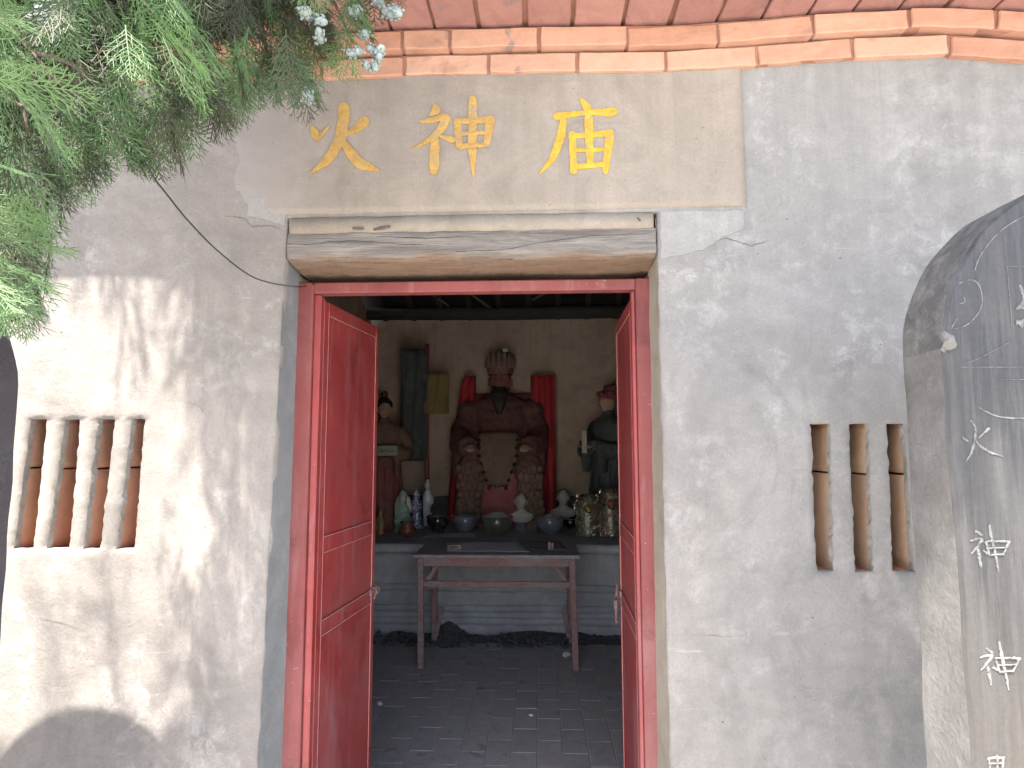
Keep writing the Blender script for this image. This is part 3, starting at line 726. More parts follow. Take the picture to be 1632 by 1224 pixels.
# door leaves
YH = YF + .05
def leaf(x, sgn, ang, label):
    e = bpy.data.objects.new('door_leaf', None); COL.objects.link(e); e.parent = temple; e['label'] = label
    Lf = .49; zb = .05; zt = FZB - .012
    e.location = (x, YH, 0); e.rotation_euler = (0, 0, radians(ang))
    # local: y runs inward along the leaf, +x (times sgn) is the face that looks at the opening
    def bx(x0, x1, y0, y1, z0, z1): 
        a, b = sorted((sgn * x0, sgn * x1)); return G().box(a, b, y0, y1, z0, z1)
    bevelled(bx(-.022, 0, 0, Lf, zb, zt), 'sheet', M['red'], e, .002)
    zc1 = lambda py: P(503, py, YH + .02).z
    rails = [(zt - .045, zt), (zc1(883), zc1(857)), (zc1(1017), zc1(992)), (zb, zb + .05)]
    pr = .006
    bevelled(bx(.0005, pr, .0, .034, zb, zt), 'stile', M['red'], e, .0018); bevelled(bx(.0005, pr, Lf - .03, Lf, zb, zt), 'stile', M['red'], e, .0018)
    for a, b in rails: bevelled(bx(.0005, pr - .0006, .0345, Lf - .0305, a, b), 'rail', M['red'], e, .0018)
    ed = G()  # thin paler strips along the edges of stiles and rails
    for y in (.0335, Lf - .0298): ed.v and None; a, b = sorted((sgn * (pr - .0012), sgn * (pr + .0006))); ed.box(a, b, y - .0009, y + .0009, zb, zt - .03)
    for a_, b_ in rails[:3]:
        for z in (a_, b_):
            a, b = sorted((sgn * (pr - .0016), sgn * (pr + .0004))); 
            if z < zt - .001: ed.box(a, b, .0345, Lf - .0305, z - .0009, z + .0009)
    ed.obj('pale_edge', M['rededge'], e)
    # hasp, ring and lock
    zl = P(583, 940, YH + Lf).z
    h = G(); h.box(min(sgn * .006, sgn * .012), max(sgn * .006, sgn * .012), Lf - .045, Lf + .006, zl - .012, zl + .012)
    hp = h.obj('hasp', M['rust'], e)
    r = G(); c = Vector((sgn * .016, Lf + .012, zl - .002)); r.tube([c + Vector((0, .013 * cos(a), .013 * sin(a))) for a in [2 * pi * k / 14 for k in range(15)]], .0028, 6)
    r.obj('ring', M['rust'], hp, smooth=True)
    if sgn < 0:
        r = G(); c = Vector((sgn * .018, Lf + .004, zl + .018)); r.tube([c + Vector((0, .012 * cos(a), .014 * sin(a))) for a in [2 * pi * k / 14 for k in range(15)]], .003, 6)
        r.tube([c + Vector((0, .0, -.01)), c + Vector((sgn * .004, .006, -.045))], .004, 6)
        r.obj('ring', M['rust'], hp, smooth=True)
        l = G(); l.box(sgn * .03, sgn * .016, Lf - .012, Lf + .014, zl - .062, zl - .028); l.box(sgn * .026, sgn * .018, Lf - .004, Lf + .006, zl - .115, zl - .06)
        bevelled(l, 'lock', M['rust'], hp, .003)
    else:
        l = G(); l.tube([(sgn * .012, Lf - .03, zl + .016), (sgn * .014, Lf + .012, zl + .004)], .0035, 6); l.tube([(sgn * .012, Lf - .02, zl - .03), (sgn * .014, Lf - .002, zl - .012), (sgn * .014, Lf - .001, zl + .02)], .003, 6)
        l.obj('hook', M['rust'], hp, smooth=True)
    return e
leaf(P(511, 700, YH).x - .004, 1, -6.2, 'red metal door leaf folded inward on the left')
leaf(P(1013, 700, YH).x, -1, -1.2, 'red metal door leaf folded inward on the right with a hanging lock')

# brick eaves
def zline(px):                                             # the sagging line of the lowest course
    T = [(300, 136), (550, 129), (650, 124), (918, 119.5), (1040, 119), (1180, 112), (1363, 98), (1510, 91), (1632, 99), (1900, 124)]
    for (a, ya), (b, yb) in zip(T[:-1], T[1:]):
        if px <= b or b == 1900:
            t = min(max((px - a) / (b - a), 0), 1); t = t * t * (3 - 2 * t) * .5 + t * .5; return ya + (yb - ya) * t
def zbase(x):
    px = 858 + (x / W) * 1000
    return P(px, zline(px), W).z
brick_cache = {}
def brick_mesh(L_, H_, D_, seed):
    key = (round(L_, 2), H_, D_, seed % 3)
    if key not in brick_cache:
        me = G().box(-L_ / 2, L_ / 2, 0, D_, 0, H_)
        me = me.mesh('brick')
        me = evaluated(me, [('SUBSURF', dict(subdivision_type='SIMPLE', levels=2, render_levels=2)), ])
        for v in me.vertices:
            v.co += noise.noise_vector(v.co * 26 + Vector((seed % 3 * 5, 1, 2))) * .0034
        brick_cache[key] = evaluated(me, [('BEVEL', dict(width=.003, segments=1, limit_method='ANGLE', angle_limit=radians(50)))])
        brick_cache[key].materials.clear()
    return brick_cache[key]
HB = .058
def course(joints, proud, zoff, mat, name, H_=HB, joint=.009, jam=.008):
    e = G(); par = None
    xs = [joints[0]] + joints[1:]
    # mortar backing that follows the sag
    n = 60; vs = []
    x0, x1 = xs[0], xs[-1]
    for i in range(n + 1):
        x = x0 + (x1 - x0) * i / n; zb = zbase(x) + zoff
        lo = .012 if proud > .1 else .003
        for y, z in ((W + .25, zb + lo), (W - proud + jam, zb + lo), (W - proud + jam, zb + H_ + .005), (W + .25, zb + H_ + .005)):
            vs.append((x, y + .006 * noise.noise(Vector((x * 30, y, z * 30))), z + .002 * noise.noise(Vector((x * 9, y, 3)))))
    e.add(vs, [(4 * i + k, 4 * (i + 1) + k, 4 * (i + 1) + (k + 1) % 4, 4 * i + (k + 1) % 4) for i in range(n) for k in range(4)] + [(0, 1, 2, 3), (4 * n + 3, 4 * n + 2, 4 * n + 1, 4 * n)])
    par = e.obj('brick_course', M['mortar'], temple, smooth=False)
    for i, (a, b) in enumerate(zip(xs[:-1], xs[1:])):
        Lb = b - a - joint + rnd.uniform(-.002, .002); xc = (a + b) / 2
        o = link('brick', brick_mesh(Lb, H_, .14 if proud < .09 else .2, i), par)
        o.data.materials.clear() if False else None
        o.location = (xc, W - proud + rnd.uniform(-.0025, .0025), zbase(xc) + zoff + rnd.uniform(-.0015, .0015))
        o.rotation_euler = (rnd.uniform(-.012, .012), -atan2(zbase(b) - zbase(a), b - a), rnd.uniform(-.008, .008))
        if not len(o.data.materials): o.data.materials.append(None)
        o.material_slots[0].link = 'OBJECT'; o.material_slots[0].material = mat
    return par
def ext(px, Y, step):
    xs = [P(q, 90, Y).x for q in px]
    while xs[0] > XMIN - .1: xs.insert(0, xs[0] - step)
    while xs[-1] < XMAX: xs.append(xs[-1] + step)
    return xs
course(ext([644, 778, 920, 1061, 1208, 1361, 1515], W - .02, .252), .020, 0.0, M['brick'], 'lower')
course(ext([640, 716, 859, 1001, 1146, 1300, 1453, 1591], W - .04, .25), .042, HB + .010, M['brick'], 'middle')
course(ext([760, 837, 914, 995, 1073, 1150], W - .06, .132), .175, 2 * (HB + .010) + .002, M['brickred'], 'header', joint=.008, jam=.018)

# side and back walls, roof
XI0, XI1, YB = -1.75, 1.45, 6.45
ZC = P(800, 502, YB).z
iw = G(); iw.box(XI0 - .2, XI0, D1, YB + .2, 0, 2.62); iw.obj('side_wall', M['backwall'], temple)
iw = G(); iw.box(XI1, XI1 + .2, D1, YB + .2, 0, 2.62); iw.obj('side_wall', M['backwall'], temple)
iw = G(); iw.box(XI0, XI1, YB, YB + .12, 0, ZC + .03); iw.obj('back_wall', M['backwall'], temple, label='smoke yellowed inner back wall')
# inner skin of the front wall, above the door
iw = G(); iw.box(XI0, XI1, D1 - .0, D1 + .02, Z_BEAM_B - .01, 2.6); iw.obj('inner_front_wall', M['backwall'], temple)
YM = (W + YB) / 2; ZR = 3.9
roof = G()
for (ya, za, yb_, zb_) in ((W - .36, 2.745, YM, ZR), (YM, ZR, YB + .45, ZC - .45 * (ZR - ZC) / (YB - YM))):
    vs = [(x, y, z + t) for t in (0, .14) for (y, z) in ((ya, za), (yb_, zb_)) for x in (XMIN - .15, XMAX + .1)]
    roof.add(vs, [(0, 2, 3, 1), (4, 5, 7, 6), (0, 1, 5, 4), (2, 6, 7, 3), (1, 3, 7, 5), (0, 4, 6, 2)])
rf = roof.obj('roof', M['smoke'], temple)
for x in (XI0 - .1, XI1 + .1):
    gb = G(); gb.add([(x + s, y, z) for s in (-.1, .1) for (y, z) in ((W + .05, 2.6), (YB + .2, 2.6), (YM, ZR))], [(0, 1, 2), (3, 5, 4), (0, 2, 5, 3), (1, 4, 5, 2), (0, 3, 4, 1)]); gb.obj('gable', M['backwall'], temple)
tl = G()
for i in range(30):
    x = XMIN - .1 + i * .152
    tl.tube([(x, W - .37, 2.90), (x, YM, ZR + .155)], .055, 8)
tl.obj('tile_row', mottled('grey_roof_tile', (.12, .12, .125), (.2, .2, .2), 8), rf, smooth=True, kind='stuff')
# purlins, rafters and loose sticks seen above the back wall
def slope_z(y): return ZR - (ZR - ZC) * (y - YM) / (YB - YM)
for y, z in ((YB - .16, slope_z(YB - .16) - .08), (YB - .95, slope_z(YB - .95) - .09), (YM, ZR - .12)):
    G().tube([(XI0, y, z), (-.3, y, z - .015), (XI1, y, z)], .07, 10).obj('purlin', M['beamdark'], temple, smooth=True)
M['rafter'] = wood_mat('dark_red_rafter', (.05, .03, .03), (.09, .055, .05), (.06, .04, .035))
for i in range(11):
    x = XI0 + .15 + i * .30
    G().bar((x, YM, slope_z(YM) - .035), (x, YB, slope_z(YB) - .035), .05, .05).obj('rafter', M['rafter'], temple)
for (a, b, Y) in (((744, 464), (783, 492), 5.9), ((877, 462), (848, 478), 5.7), ((690, 470), (716, 488), 6.1)):
    G().tube([P(*a, Y), P(*b, Y)], .012, 6).obj('loose_stick', M['stick'], temple)

# ------------------------------------------------------------------ grounds
gr = G(); gr.add([(-60, -60, -.006), (60, -60, -.006), (60, W + .03, -.006), (-60, W + .03, -.006)], [(0, 1, 2, 3)])
gr.add([(-60, W + .03, -.006), (60, W + .03, -.006), (60, 60, -.006), (-60, 60, -.006)], [(0, 1, 2, 3)])
gr.obj('ground', M['ground'], kind='structure')
fl = G().box(XI0, XI1, W - .02, YB, -.02, .0).obj('temple_floor', M['floordirt'], kind='structure')
bl, bw = .248, .122
fm = [bevelled(G().box(-bw / 2 + .002, bw / 2 - .002, -bl / 2 + .002, bl / 2 - .002, -.012, 0).wobble(.0015, 9, s), 'floor_brick', M['floorbrick'], None, .002) for s in range(4)]
meshes = [o.data for o in fm]
for o in fm: bpy.data.objects.remove(o)
cnt = 0
for c in range(20):
    for r_ in range(11):
        x = -1.42 + c * bw; y = 2.12 + r_ * bl + (bl / 2 if c % 2 else 0)
        if y > 4.86 or x < -.40 * y + .25 - .2 or x > .18 * y + .05: continue
        o = link('brick', meshes[rnd.randrange(4)], fl); o.location = (x, y, rnd.uniform(.0015, .0035)); o.rotation_euler = (rnd.uniform(-.008, .008), rnd.uniform(-.012, .012), rnd.uniform(-.012, .012)); cnt += 1

# ------------------------------------------------------------------ altar
YA = P(800, 1015, 4.8).y; 
ZA = .69; YA = 4.86
altar = thing('altar', 'long grey cement altar platform across the back of the shrine', 'altar', (0, 0, 0))
rough_box('body', XI0 + .01, XI1 - .01, YA + .05, YB - .01, 0, ZA - .07, M['cement'], altar, cell=.06, amp=.005, freq=4)
rough_box('slab', XI0 + .005, XI1 - .005, YA, YB - .005, ZA - .065, ZA, M['cement'], altar, cell=.05, amp=.004, freq=5)
for k, z in enumerate((.115, .205, .36)):
    rough_box('ledge', XI0 + .012, XI1 - .012, YA + .028 + .003 * (k % 2), YA + .06, z - .030, z + .030, M['cement'], altar, cell=.04, amp=.009, freq=8, seed=k * 3)
# dark grey band low on the wall behind the figures
rough_box('dark_band', XI0 + .02, XI1 - .02, YB - .016, YB + .01, ZA + .002, P(950, 790, YB).z, mottled('dark_grey_band', (.09, .09, .10), (.17, .17, .18), 6), altar, cell=.05, amp=.02, freq=6)

# ash and litter on the floor
ah = G(); n = 90; vs = []
for i in range(n + 1):
    x = XI0 + .6 + (XI1 - XI0 - .9) * i / n
    hgt = .018 + .03 * max(0, noise.noise(Vector((x * 5.1, 0, 4)))) + .11 * exp(-((x - P(714, 1000, YA).x) / .085) ** 2) + .03 * exp(-((x - P(855, 1000, YA).x) / .2) ** 2)
    if P(742, 1000, YA).x < x < P(800, 1000, YA).x: hgt *= .5
    for j in range(9):
        t = j / 8
        z = hgt * (1 - t) ** 1.3 + .012 * noise.noise(Vector((x * 28, t * 6, 1))) * (1 - t) + .007 * noise.noise(Vector((x * 70, t * 16, 5)))
        vs.append((x, YA + .05 - t * (.16 + 1.2 * hgt), max(z, .004 if t < 1 else -.005)))
ah.add(vs, [(i * 9 + j, i * 9 + j + 1, (i + 1) * 9 + j + 1, (i + 1) * 9 + j) for i in range(n) for j in range(8)])
for _ in range(420):
    x = rnd.gauss(P(rnd.choice([708, 716, 724, 820, 850, 880, 600, 640]), 1000, YA).x, .09); t = rnd.random() ** .7
    ah.ball((x, YA - .02 - t * .2, .01 + .06 * (1 - t) * rnd.random()), (rnd.uniform(.006, .018), rnd.uniform(.006, .018), rnd.uniform(.004, .012)), 5, 4)
ap = ah.obj('ash_pile', M['ash'], kind='stuff'); ap['label'] = 'black ash and charred scraps heaped along the altar foot'; ap['category'] = 'ash'
def litter(px, py, s, label):
    p = P(px, py, 3.0); t = (CAM.z) / (CAM.z - p.z); q = CAM + (p - CAM) * t
    g = G().ball((0, 0, s * .5), (s, s * .8, s * .6), 7, 5).wobble(s * .4, 40, px)
    o = g.obj('paper_scrap', M['palebit']); o.location = (q.x, q.y, .004); o['label'] = label; o['category'] = 'litter'; o['group'] = 'pale scraps on the temple floor'
litter(825, 1021, .012, 'tiny pale scrap in the ash in the middle below the table'); litter(884, 1018, .014, 'pale scrap in the ash near the right rear table leg'); litter(688, 1012, .014, 'pale scrap beside the left heap of ash')
litter(903, 1048, .03, 'larger whitish crumpled scrap by the right front table leg'); litter(605, 1126, .02, 'faint pale scrap on the floor near the left door leaf')
litter(846, 1142, .012, 'tiny pale crumb alone on the middle of the floor')

# ------------------------------------------------------------------ table
tb = thing('offering_table', 'worn wooden offering table with thin legs and low stretcher before the altar', 'table', (P(791, 1066, 4.2).x, 4.48, 0))
TY0, TY1, ZT = 4.2, 4.80, P(790, 884, 4.2).z
def T(x, y, z): return (x - tb.location.x, y - tb.location.y, z)
xa, xb = P(659, 884, 4.2).x, P(924, 884, 4.2).x
def tbox(x0, x1, y0, y1, z0, z1, name, mat, w=.003):
    a = T(x0, y0, z0); b = T(x1, y1, z1); return bevelled(G().box(a[0], b[0], a[1], b[1], a[2], b[2]).wobble(.001, 8), name, mat, tb, w)
tbox(xa, xb, TY0 - .015, TY1, ZT - .022, ZT, 'top', M['tabletop'])
l0, l1 = P(670, 890, 4.2).x, P(912, 890, 4.2).x
lb0, lb1 = P(670, 1066, 4.2).x, P(918, 1068, 4.2).x
tbox(l0 + .02, l1 - .02, TY0 + .004, TY0 + .026, ZT - .078, ZT - .0235, 'apron', M['tablewood']); tbox(l0 + .02, l1 - .02, TY1 - .05, TY1 - .03, ZT - .075, ZT - .0235, 'apron', M['tablewood'])
for sx, (xt, xbm) in ((0, (l0, lb0)), (1, (l1, lb1))):
    for y in (TY0 + .016, TY1 - .045):
        bevelled(G().bar(T(xbm, y, 0), T(xt, y, ZT - .0235), .040, .036, up=(0, 1, 0)), 'leg', M['tablewood'], tb, .003)
    bevelled(G().bar(T(xt, TY0 + .03, ZT - .06), T(xt, TY1 - .05, ZT - .06), .02, .05), 'side_rail', M['tablewood'], tb, .002)
    s = 1 if sx == 0 else -1
    bevelled(G().bar(T(xt + s * .015, TY0 + .035, ZT - .22), T(xt + s * .11, TY0 + .035, ZT - .07), .028, .014, up=(0, 1, 0)), 'brace', M['tablewood'], tb, .002)
    bevelled(G().bar(T(xbm + s * .02, TY1 - .10, .06), T(xbm + s * .055, TY1 - .07, .26), .03, .016, up=(0, 1, 0)), 'brace', M['tablewood'], tb, .002)
zs_ = P(790, 932, 4.2).z
bevelled(G().box(*[q for pr_ in zip(T(l0 + .018, TY0 + .004, zs_ - .020), T(l1 - .014, TY0 + .024, zs_ + .020)) for q in pr_]), 'stretcher', M['tablewood'], tb, .003)

def sheet(name, corners, label, cat, mat, lift=.003, zbase_=ZT, rough=.006, seed=0):
    g = G(); n = 14; vs = []
    for i in range(n + 1):
        for j in range(n + 1):
            u, v = i / n, j / n
            a = Vector(corners[0]) * (1 - u) + Vector(corners[1]) * u; b = Vector(corners[3]) * (1 - u) + Vector(corners[2]) * u
            p = a * (1 - v) + b * v
            vs.append((p.x, p.y, p.z + lift + rough * (.5 + .5 * noise.noise(Vector((p.x * 9, p.y * 9, seed))))))
    g.add(vs, [(i * (n + 1) + j, (i + 1) * (n + 1) + j, (i + 1) * (n + 1) + j + 1, i * (n + 1) + j + 1) for i in range(n) for j in range(n)])
    me = evaluated(g.mesh(name, True), [('SOLIDIFY', dict(thickness=.0012, offset=1))]); o = link(name, me, None, mat); o['label'] = label; o['category'] = cat; return o
M['paper'] = mottled('dusty_blue_paper', (.50, .52, .58), (.66, .68, .72), 7, .9, .3)
M['cloth'] = mottled('dusty_dark_cloth', (.16, .16, .18), (.26, .24, .28), 9, .95, .5)
def on(px, py, z):
    d = P(px, py, 1.0) - CAM; t = (z - CAM.z) / d.z; return CAM + d * t
s0 = [on(712, 880, ZT), on(845, 881, ZT), on(826, 864, ZT), on(712, 866, ZT)]
sheet('paper_sheet', [tuple(q) for q in s0], 'dusty bluish paper sheet spread on the middle of the offering table', 'paper', M['paper'], seed=3)
s0 = [on(846, 880, ZT), on(905, 880, ZT), on(893, 866, ZT), on(834, 866, ZT)]
sheet('cloth', [tuple(q) for q in s0], 'dark crumpled cloth on the right end of the offering table', 'cloth', M['cloth'], rough=.018, seed=8)
s0 = [on(672, 858, ZA), on(760, 858, ZA), on(756, 851, ZA), on(690, 851, ZA)]
sheet('cloth', [tuple(q) for q in s0], 'dusty cloth hanging flat on the altar edge behind the table', 'cloth', M['paper'], rough=.012, seed=5)
p = on(724, 876, ZT)
bx_ = thing('match_box', 'small red and white carton on the left of the offering table', 'box', (p.x, p.y, ZT + .008), rz=.1)
bevelled(G().box(-.045, .045, -.03, .03, 0, .028), 'carton', mottled('faded_white_card', (.30, .28, .27), (.38, .35, .33), 20), bx_, .002)
bevelled(G().box(-.036, .030, -.0315, -.0302, .006, .022), 'red_print', mottled('faded_red_print', (.20, .06, .05), (.26, .09, .07), 30), bx_, .0003)
p = on(878, 878, ZT)
cn = thing('candle_stub', 'pair of short pinkish candle stubs on the right of the offering table', 'candle', (p.x, p.y, ZT + .006))
for dx, hh in ((-.010, .052), (.012, .045)):
    G().loft([(0, .010, .010, dx, 0), (hh, .009, .009, dx, 0), (hh + .004, .004, .004, dx, 0)], 12).obj('stub', mottled('waxy_pink', (.32, .2, .18), (.4, .28, .25), 30, .6, .2), cn, smooth=True)

# ------------------------------------------------------------------ figures
def cloth_mat(name, a, b, spot=None, rough=.75):
    return mottled(name, a, b, 9, rough, .7, .01, spot=spot, spot_at=(.55, .63), spot_scale=22)
M['skin'] = mottled('painted_clay_skin', (.42, .27, .21), (.52, .36, .29), 12, .6, .2)
M['hair'] = mottled('painted_black_hair', (.015, .013, .013), (.03, .025, .025), 20, .6, .3)
M['maroon'] = cloth_mat('maroon_robe', (.21, .065, .068), (.30, .105, .10), (.15, .10, .08))
M['brownrobe'] = cloth_mat('brown_scaled_robe', (.155, .095, .078), (.25, .165, .13), (.27, .115, .10))
M['coat'] = cloth_mat('dark_maroon_coat', (.11, .045, .048), (.17, .08, .078), (.20, .07, .075))
M['apron'] = cloth_mat('dull_olive_apron', (.17, .125, .095), (.25, .19, .14), (.20, .115, .095))
M['redcloth'] = mottled('bright_red_cape', (.40, .03, .04), (.52, .05, .06), 5, .75, .4, .01)
M['darkgreen'] = cloth_mat('dark_green_robe', (.05, .066, .068), (.09, .11, .11))
M['redhat'] = cloth_mat('dark_red_hat', (.19, .05, .065), (.26, .085, .095))
M['teal'] = cloth_mat('grey_teal_cuff', (.22, .27, .27), (.33, .38, .37))
M['gold'] = mottled('tarnished_gold', (.30, .20, .08), (.50, .36, .16), 20, .4, .4, .003, .7)
M['whiteglaze'] = mottled('white_porcelain', (.66, .70, .74), (.80, .82, .84), 14, .2, .1, .002, spot=(.16, .22, .38), spot_at=(.62, .68), spot_scale=60, coat=.6)
M['blueglaze'] = mottled('blue_white_porcelain', (.40, .46, .60), (.66, .70, .78), 18, .22, .1, .002, spot=(.04, .06, .26), spot_at=(.46, .56), spot_scale=50, coat=.6)
M['greenglaze'] = mottled('celadon_robe', (.26, .42, .35), (.36, .52, .45), 14, .35, .2, .002, spot=(.05, .10, .08), spot_at=(.60, .68), spot_scale=50)
M['creamglaze'] = mottled('cream_porcelain', (.50, .48, .38), (.62, .60, .50), 14, .35, .2)
M['bust'] = mottled('pale_plaster_bust', (.48, .47, .44), (.60, .59, .55), 12, .6, .2)

def face_fn(v):
    """turns a unit ball into a head that looks along -y"""
    x, y, z = v
    f = max(0.0, -y)
    jaw = 1.0 if z > -.1 else 1 - .32 * min(1, (-z - .1) / .9)
    X = x * .76 * jaw; Z = z * 1.04; Yv = y * (.92 if y < 0 else 1.0) * (jaw * .5 + .5)
    if f > 0:
        g_ = lambda cx, cz, sx, sz: exp(-((x - cx) / sx) ** 2 - ((z - cz) / sz) ** 2)
        Yv -= .24 * g_(0, -.12, .11, .16) + .12 * g_(0, .08, .09, .2)       # nose
        Yv += .11 * (g_(.34, .12, .17, .11) + g_(-.34, .12, .17, .11))     # eye sockets
        Yv -= .055 * (g_(.34, .10, .10, .06) + g_(-.34, .10, .10, .06))    # lids
        Yv -= .05 * (g_(.34, .30, .22, .06) + g_(-.34, .30, .22, .06))     # brow
        Yv -= .075 * g_(0, -.43, .20, .055) + .07 * g_(0, -.55, .17, .06)  # lips
        Yv += .05 * g_(0, -.49, .22, .03)
        Yv -= .10 * g_(0, -.80, .22, .14)                                  # chin
        Yv -= .05 * (g_(.45, -.2, .2, .2) + g_(-.45, -.2, .2, .2))
    return Vector((X, Yv, Z))
def head(name, c, r, mat, parent, rz=0, features=True, seg=40):
    """a head with face and ears; c its centre, r its half height"""
    g = G().ball((0, 0, 0), r, seg, 30, fn=face_fn)
    for s in (-1, 1):
        g.ball((s * .78 * r, .05 * r, -.02 * r), (.10 * r, .17 * r, .26 * r), 10, 8)
        g.ball((s * .82 * r, .02 * r, -.25 * r), (.06 * r, .08 * r, .12 * r), 8, 6)
    h = g.obj(name, mat, parent, smooth=True); h.location = c; h.rotation_euler = (0, 0, rz)
    if features:
        e = G()
        for s in (-1, 1):
            e.ball((s * .27 * r, -.80 * r, .10 * r), (.10 * r, .05 * r, .035 * r), 10, 6)
            e.tube([(s * .12 * r, -.90 * r, .26 * r), (s * .28 * r, -.88 * r, .34 * r), (s * .42 * r, -.76 * r, .28 * r)], .022 * r, 5)
        e.ball((0, -.97 * r, -.49 * r), (.14 * r, .03 * r, .012 * r), 10, 5)
        e.obj('eyes_and_brows', M['hair'], h, smooth=True)
    return h
def hand_pts(g, wrist, d, side, r, curl=.5):
    """palm, four fingers and a thumb grown from a wrist"""
    wrist = Vector(wrist); d = Vector(d).normalized(); up = Vector((0, 0, 1)); s = d.cross(up).normalized() * side; n_ = s.cross(d).normalized()
    L_ = r * 2.3
    g.ball(tuple(wrist + d * L_ * .5), (r * 1.1, r * 1.1, r * .8), 10, 8)
    for k, (o, l) in enumerate(((-.75, 1.0), (-.27, 1.15), (.22, 1.1), (.68, .85))):
        p0 = wrist + d * L_ * .7 + s * r * o; p1 = p0 + d * r * l * .95; p2 = p1 + (d * (1 - curl) - up * curl) * r * l * .8
        g.tube([p0, p1, p2], [r * .30, r * .27, r * .20], 6)
    p0 = wrist + d * L_ * .3 - s * r * .8; g.tube([p0, p0 + (d - s * .8).normalized() * r * .9, p0 + (d - s * .2).normalized() * r * 1.6], [r * .34, r * .3, r * .22], 6)

def attendant(label, loc, H_, rz, robe, skirt, cuff, hat, hatmat, hold):
    """a standing clay figure about H_ high, local -y is its front"""
    t = thing('attendant_statue', label, 'statue', loc, rz=rz); k = H_
    b = G()
    b.loft([(0, .19 * k, .15 * k, 0, 0, 11, .05), (.04 * k, .185 * k, .145 * k, 0, 0, 11, .06), (.25 * k, .16 * k, .125 * k, 0, 0, 11, .05), (.45 * k, .145 * k, .115 * k, 0, 0, 9, .03), (.58 * k, .125 * k, .10 * k)], 56)
    o = fused(b, 'skirt', .011 * k, skirt, t, wob=(.006 * k, 22))
    b = G()
    b.loft([(.54 * k, .13 * k, .105 * k), (.60 * k, .125 * k, .10 * k), (.68 * k, .145 * k, .105 * k), (.76 * k, .15 * k, .10 * k), (.80 * k, .125 * k, .085 * k), (.835 * k, .06 * k, .06 * k)], 40)
    b.tube([(0, 0, .80 * k), (0, -.005 * k, .875 * k)], [.05 * k, .042 * k], 14)
    for s in (-1, 1):
        b.tube([(s * .115 * k, 0, .775 * k), (s * .175 * k, 0, .69 * k), (s * .185 * k, -.03 * k, .60 * k), (s * .13 * k, -.12 * k, .575 * k), (s * .05 * k, -.175 * k, .60 * k)], [.052 * k, .056 * k, .056 * k, .058 * k, .06 * k], 14)
        b.loft([(.42 * k, .012 * k, .04 * k, s * .085 * k, -.15 * k), (.50 * k, .02 * k, .055 * k, s * .08 * k, -.15 * k), (.60 * k, .03 * k, .05 * k, s * .075 * k, -.155 * k)], 14)
    fused(b, 'torso', .010 * k, robe, t, wob=(.005 * k, 25))
    c = G()
    for s in (-1, 1): c.loft([(.57 * k, .045 * k, .028 * k, s * .04 * k, -.215 * k), (.65 * k, .048 * k, .028 * k, s * .04 * k, -.215 * k)], 16)
    fused(c, 'cuff', .009 * k, cuff, t)
    h = G()
    for s in (-1, 1): hand_pts(h, (s * .035 * k, -.205 * k, .60 * k), (-s * .25, -1, .15), s, .022 * k)
    fused(h, 'hands', .0055 * k, M['skin'], t, smooth=1)
    w = G(); w.loft([(.555 * k, .134 * k, .108 * k), (.565 * k, .138 * k, .112 * k), (.60 * k, .136 * k, .110 * k), (.61 * k, .130 * k, .105 * k)], 36); w.obj('belt', M['hair'], t, smooth=True)
    hd = head('head', (0, -.012 * k, .93 * k), .072 * k, M['skin'], t)
    q = G()
    if hat == 'cap':
        q.loft([(.955 * k, .068 * k, .075 * k, 0, .004 * k), (.985 * k, .070 * k, .076 * k, 0, .006 * k), (1.005 * k, .062 * k, .065 * k, 0, .01 * k), (1.02 * k, .058 * k, .05 * k, 0, .02 * k), (1.06 * k, .052 * k, .04 * k, 0, .028 * k), (1.07 * k, .03 * k, .02 * k, 0, .03 * k)], 30)
        q.ball((-.062 * k, -.03 * k, 1.0 * k), .022 * k, 10, 8); q.ball((.062 * k, -.03 * k, 1.0 * k), .022 * k, 10, 8); q.ball((0, -.075 * k, 1.0 * k), .018 * k, 10, 8)
    else:
        q.loft([(.95 * k, .066 * k, .072 * k, 0, .01 * k), (.99 * k, .066 * k, .07 * k, 0, .012 * k), (1.012 * k, .05 * k, .05 * k, 0, .012 * k), (1.03 * k, .03 * k, .03 * k, 0, .015 * k)], 26)
        q.ball((0, .01 * k, 1.055 * k), .03 * k, 12, 10); q.ball((0, .04 * k, .94 * k), (.062 * k, .05 * k, .075 * k), 12, 10)
    fused(q, 'hat' if hat == 'cap' else 'hair', .007 * k, hatmat, t, smooth=1)
    if hold:
        hb = G().box(-.022 * k, .022 * k, -.262 * k, -.252 * k, .56 * k, .72 * k); bevelled(hb, 'tablet', M['creamglaze'], t, .003)
    # pattern on the gown
    d_ = G()
    for i in range(7):
        a = -pi / 2 + (i - 3) * .35
        d_.tube([(.168 * k * cos(a), .132 * k * sin(a), .12 * k), (.155 * k * cos(a), .122 * k * sin(a), .30 * k), (.140 * k * cos(a), .11 * k * sin(a), .48 * k)], [.010 * k, .008 * k, .005 * k], 6)
    d_.obj('folds', skirt, t, smooth=True)
    return t
attendant('brown robed clay attendant with pale face beside the left door leaf', (P(612, 700, 5.75).x, 5.75, ZA), 1.16, .35, M['brownrobe'], M['maroon'], M['teal'], 'bun', M['hair'], False)
attendant('dark green robed clay attendant with red hat beside the right door leaf', (P(970, 700, 5.75).x, 5.75, ZA), 1.22, -.85, M['darkgreen'], M['darkgreen'], M['darkgreen'], 'cap', M['redhat'], True)

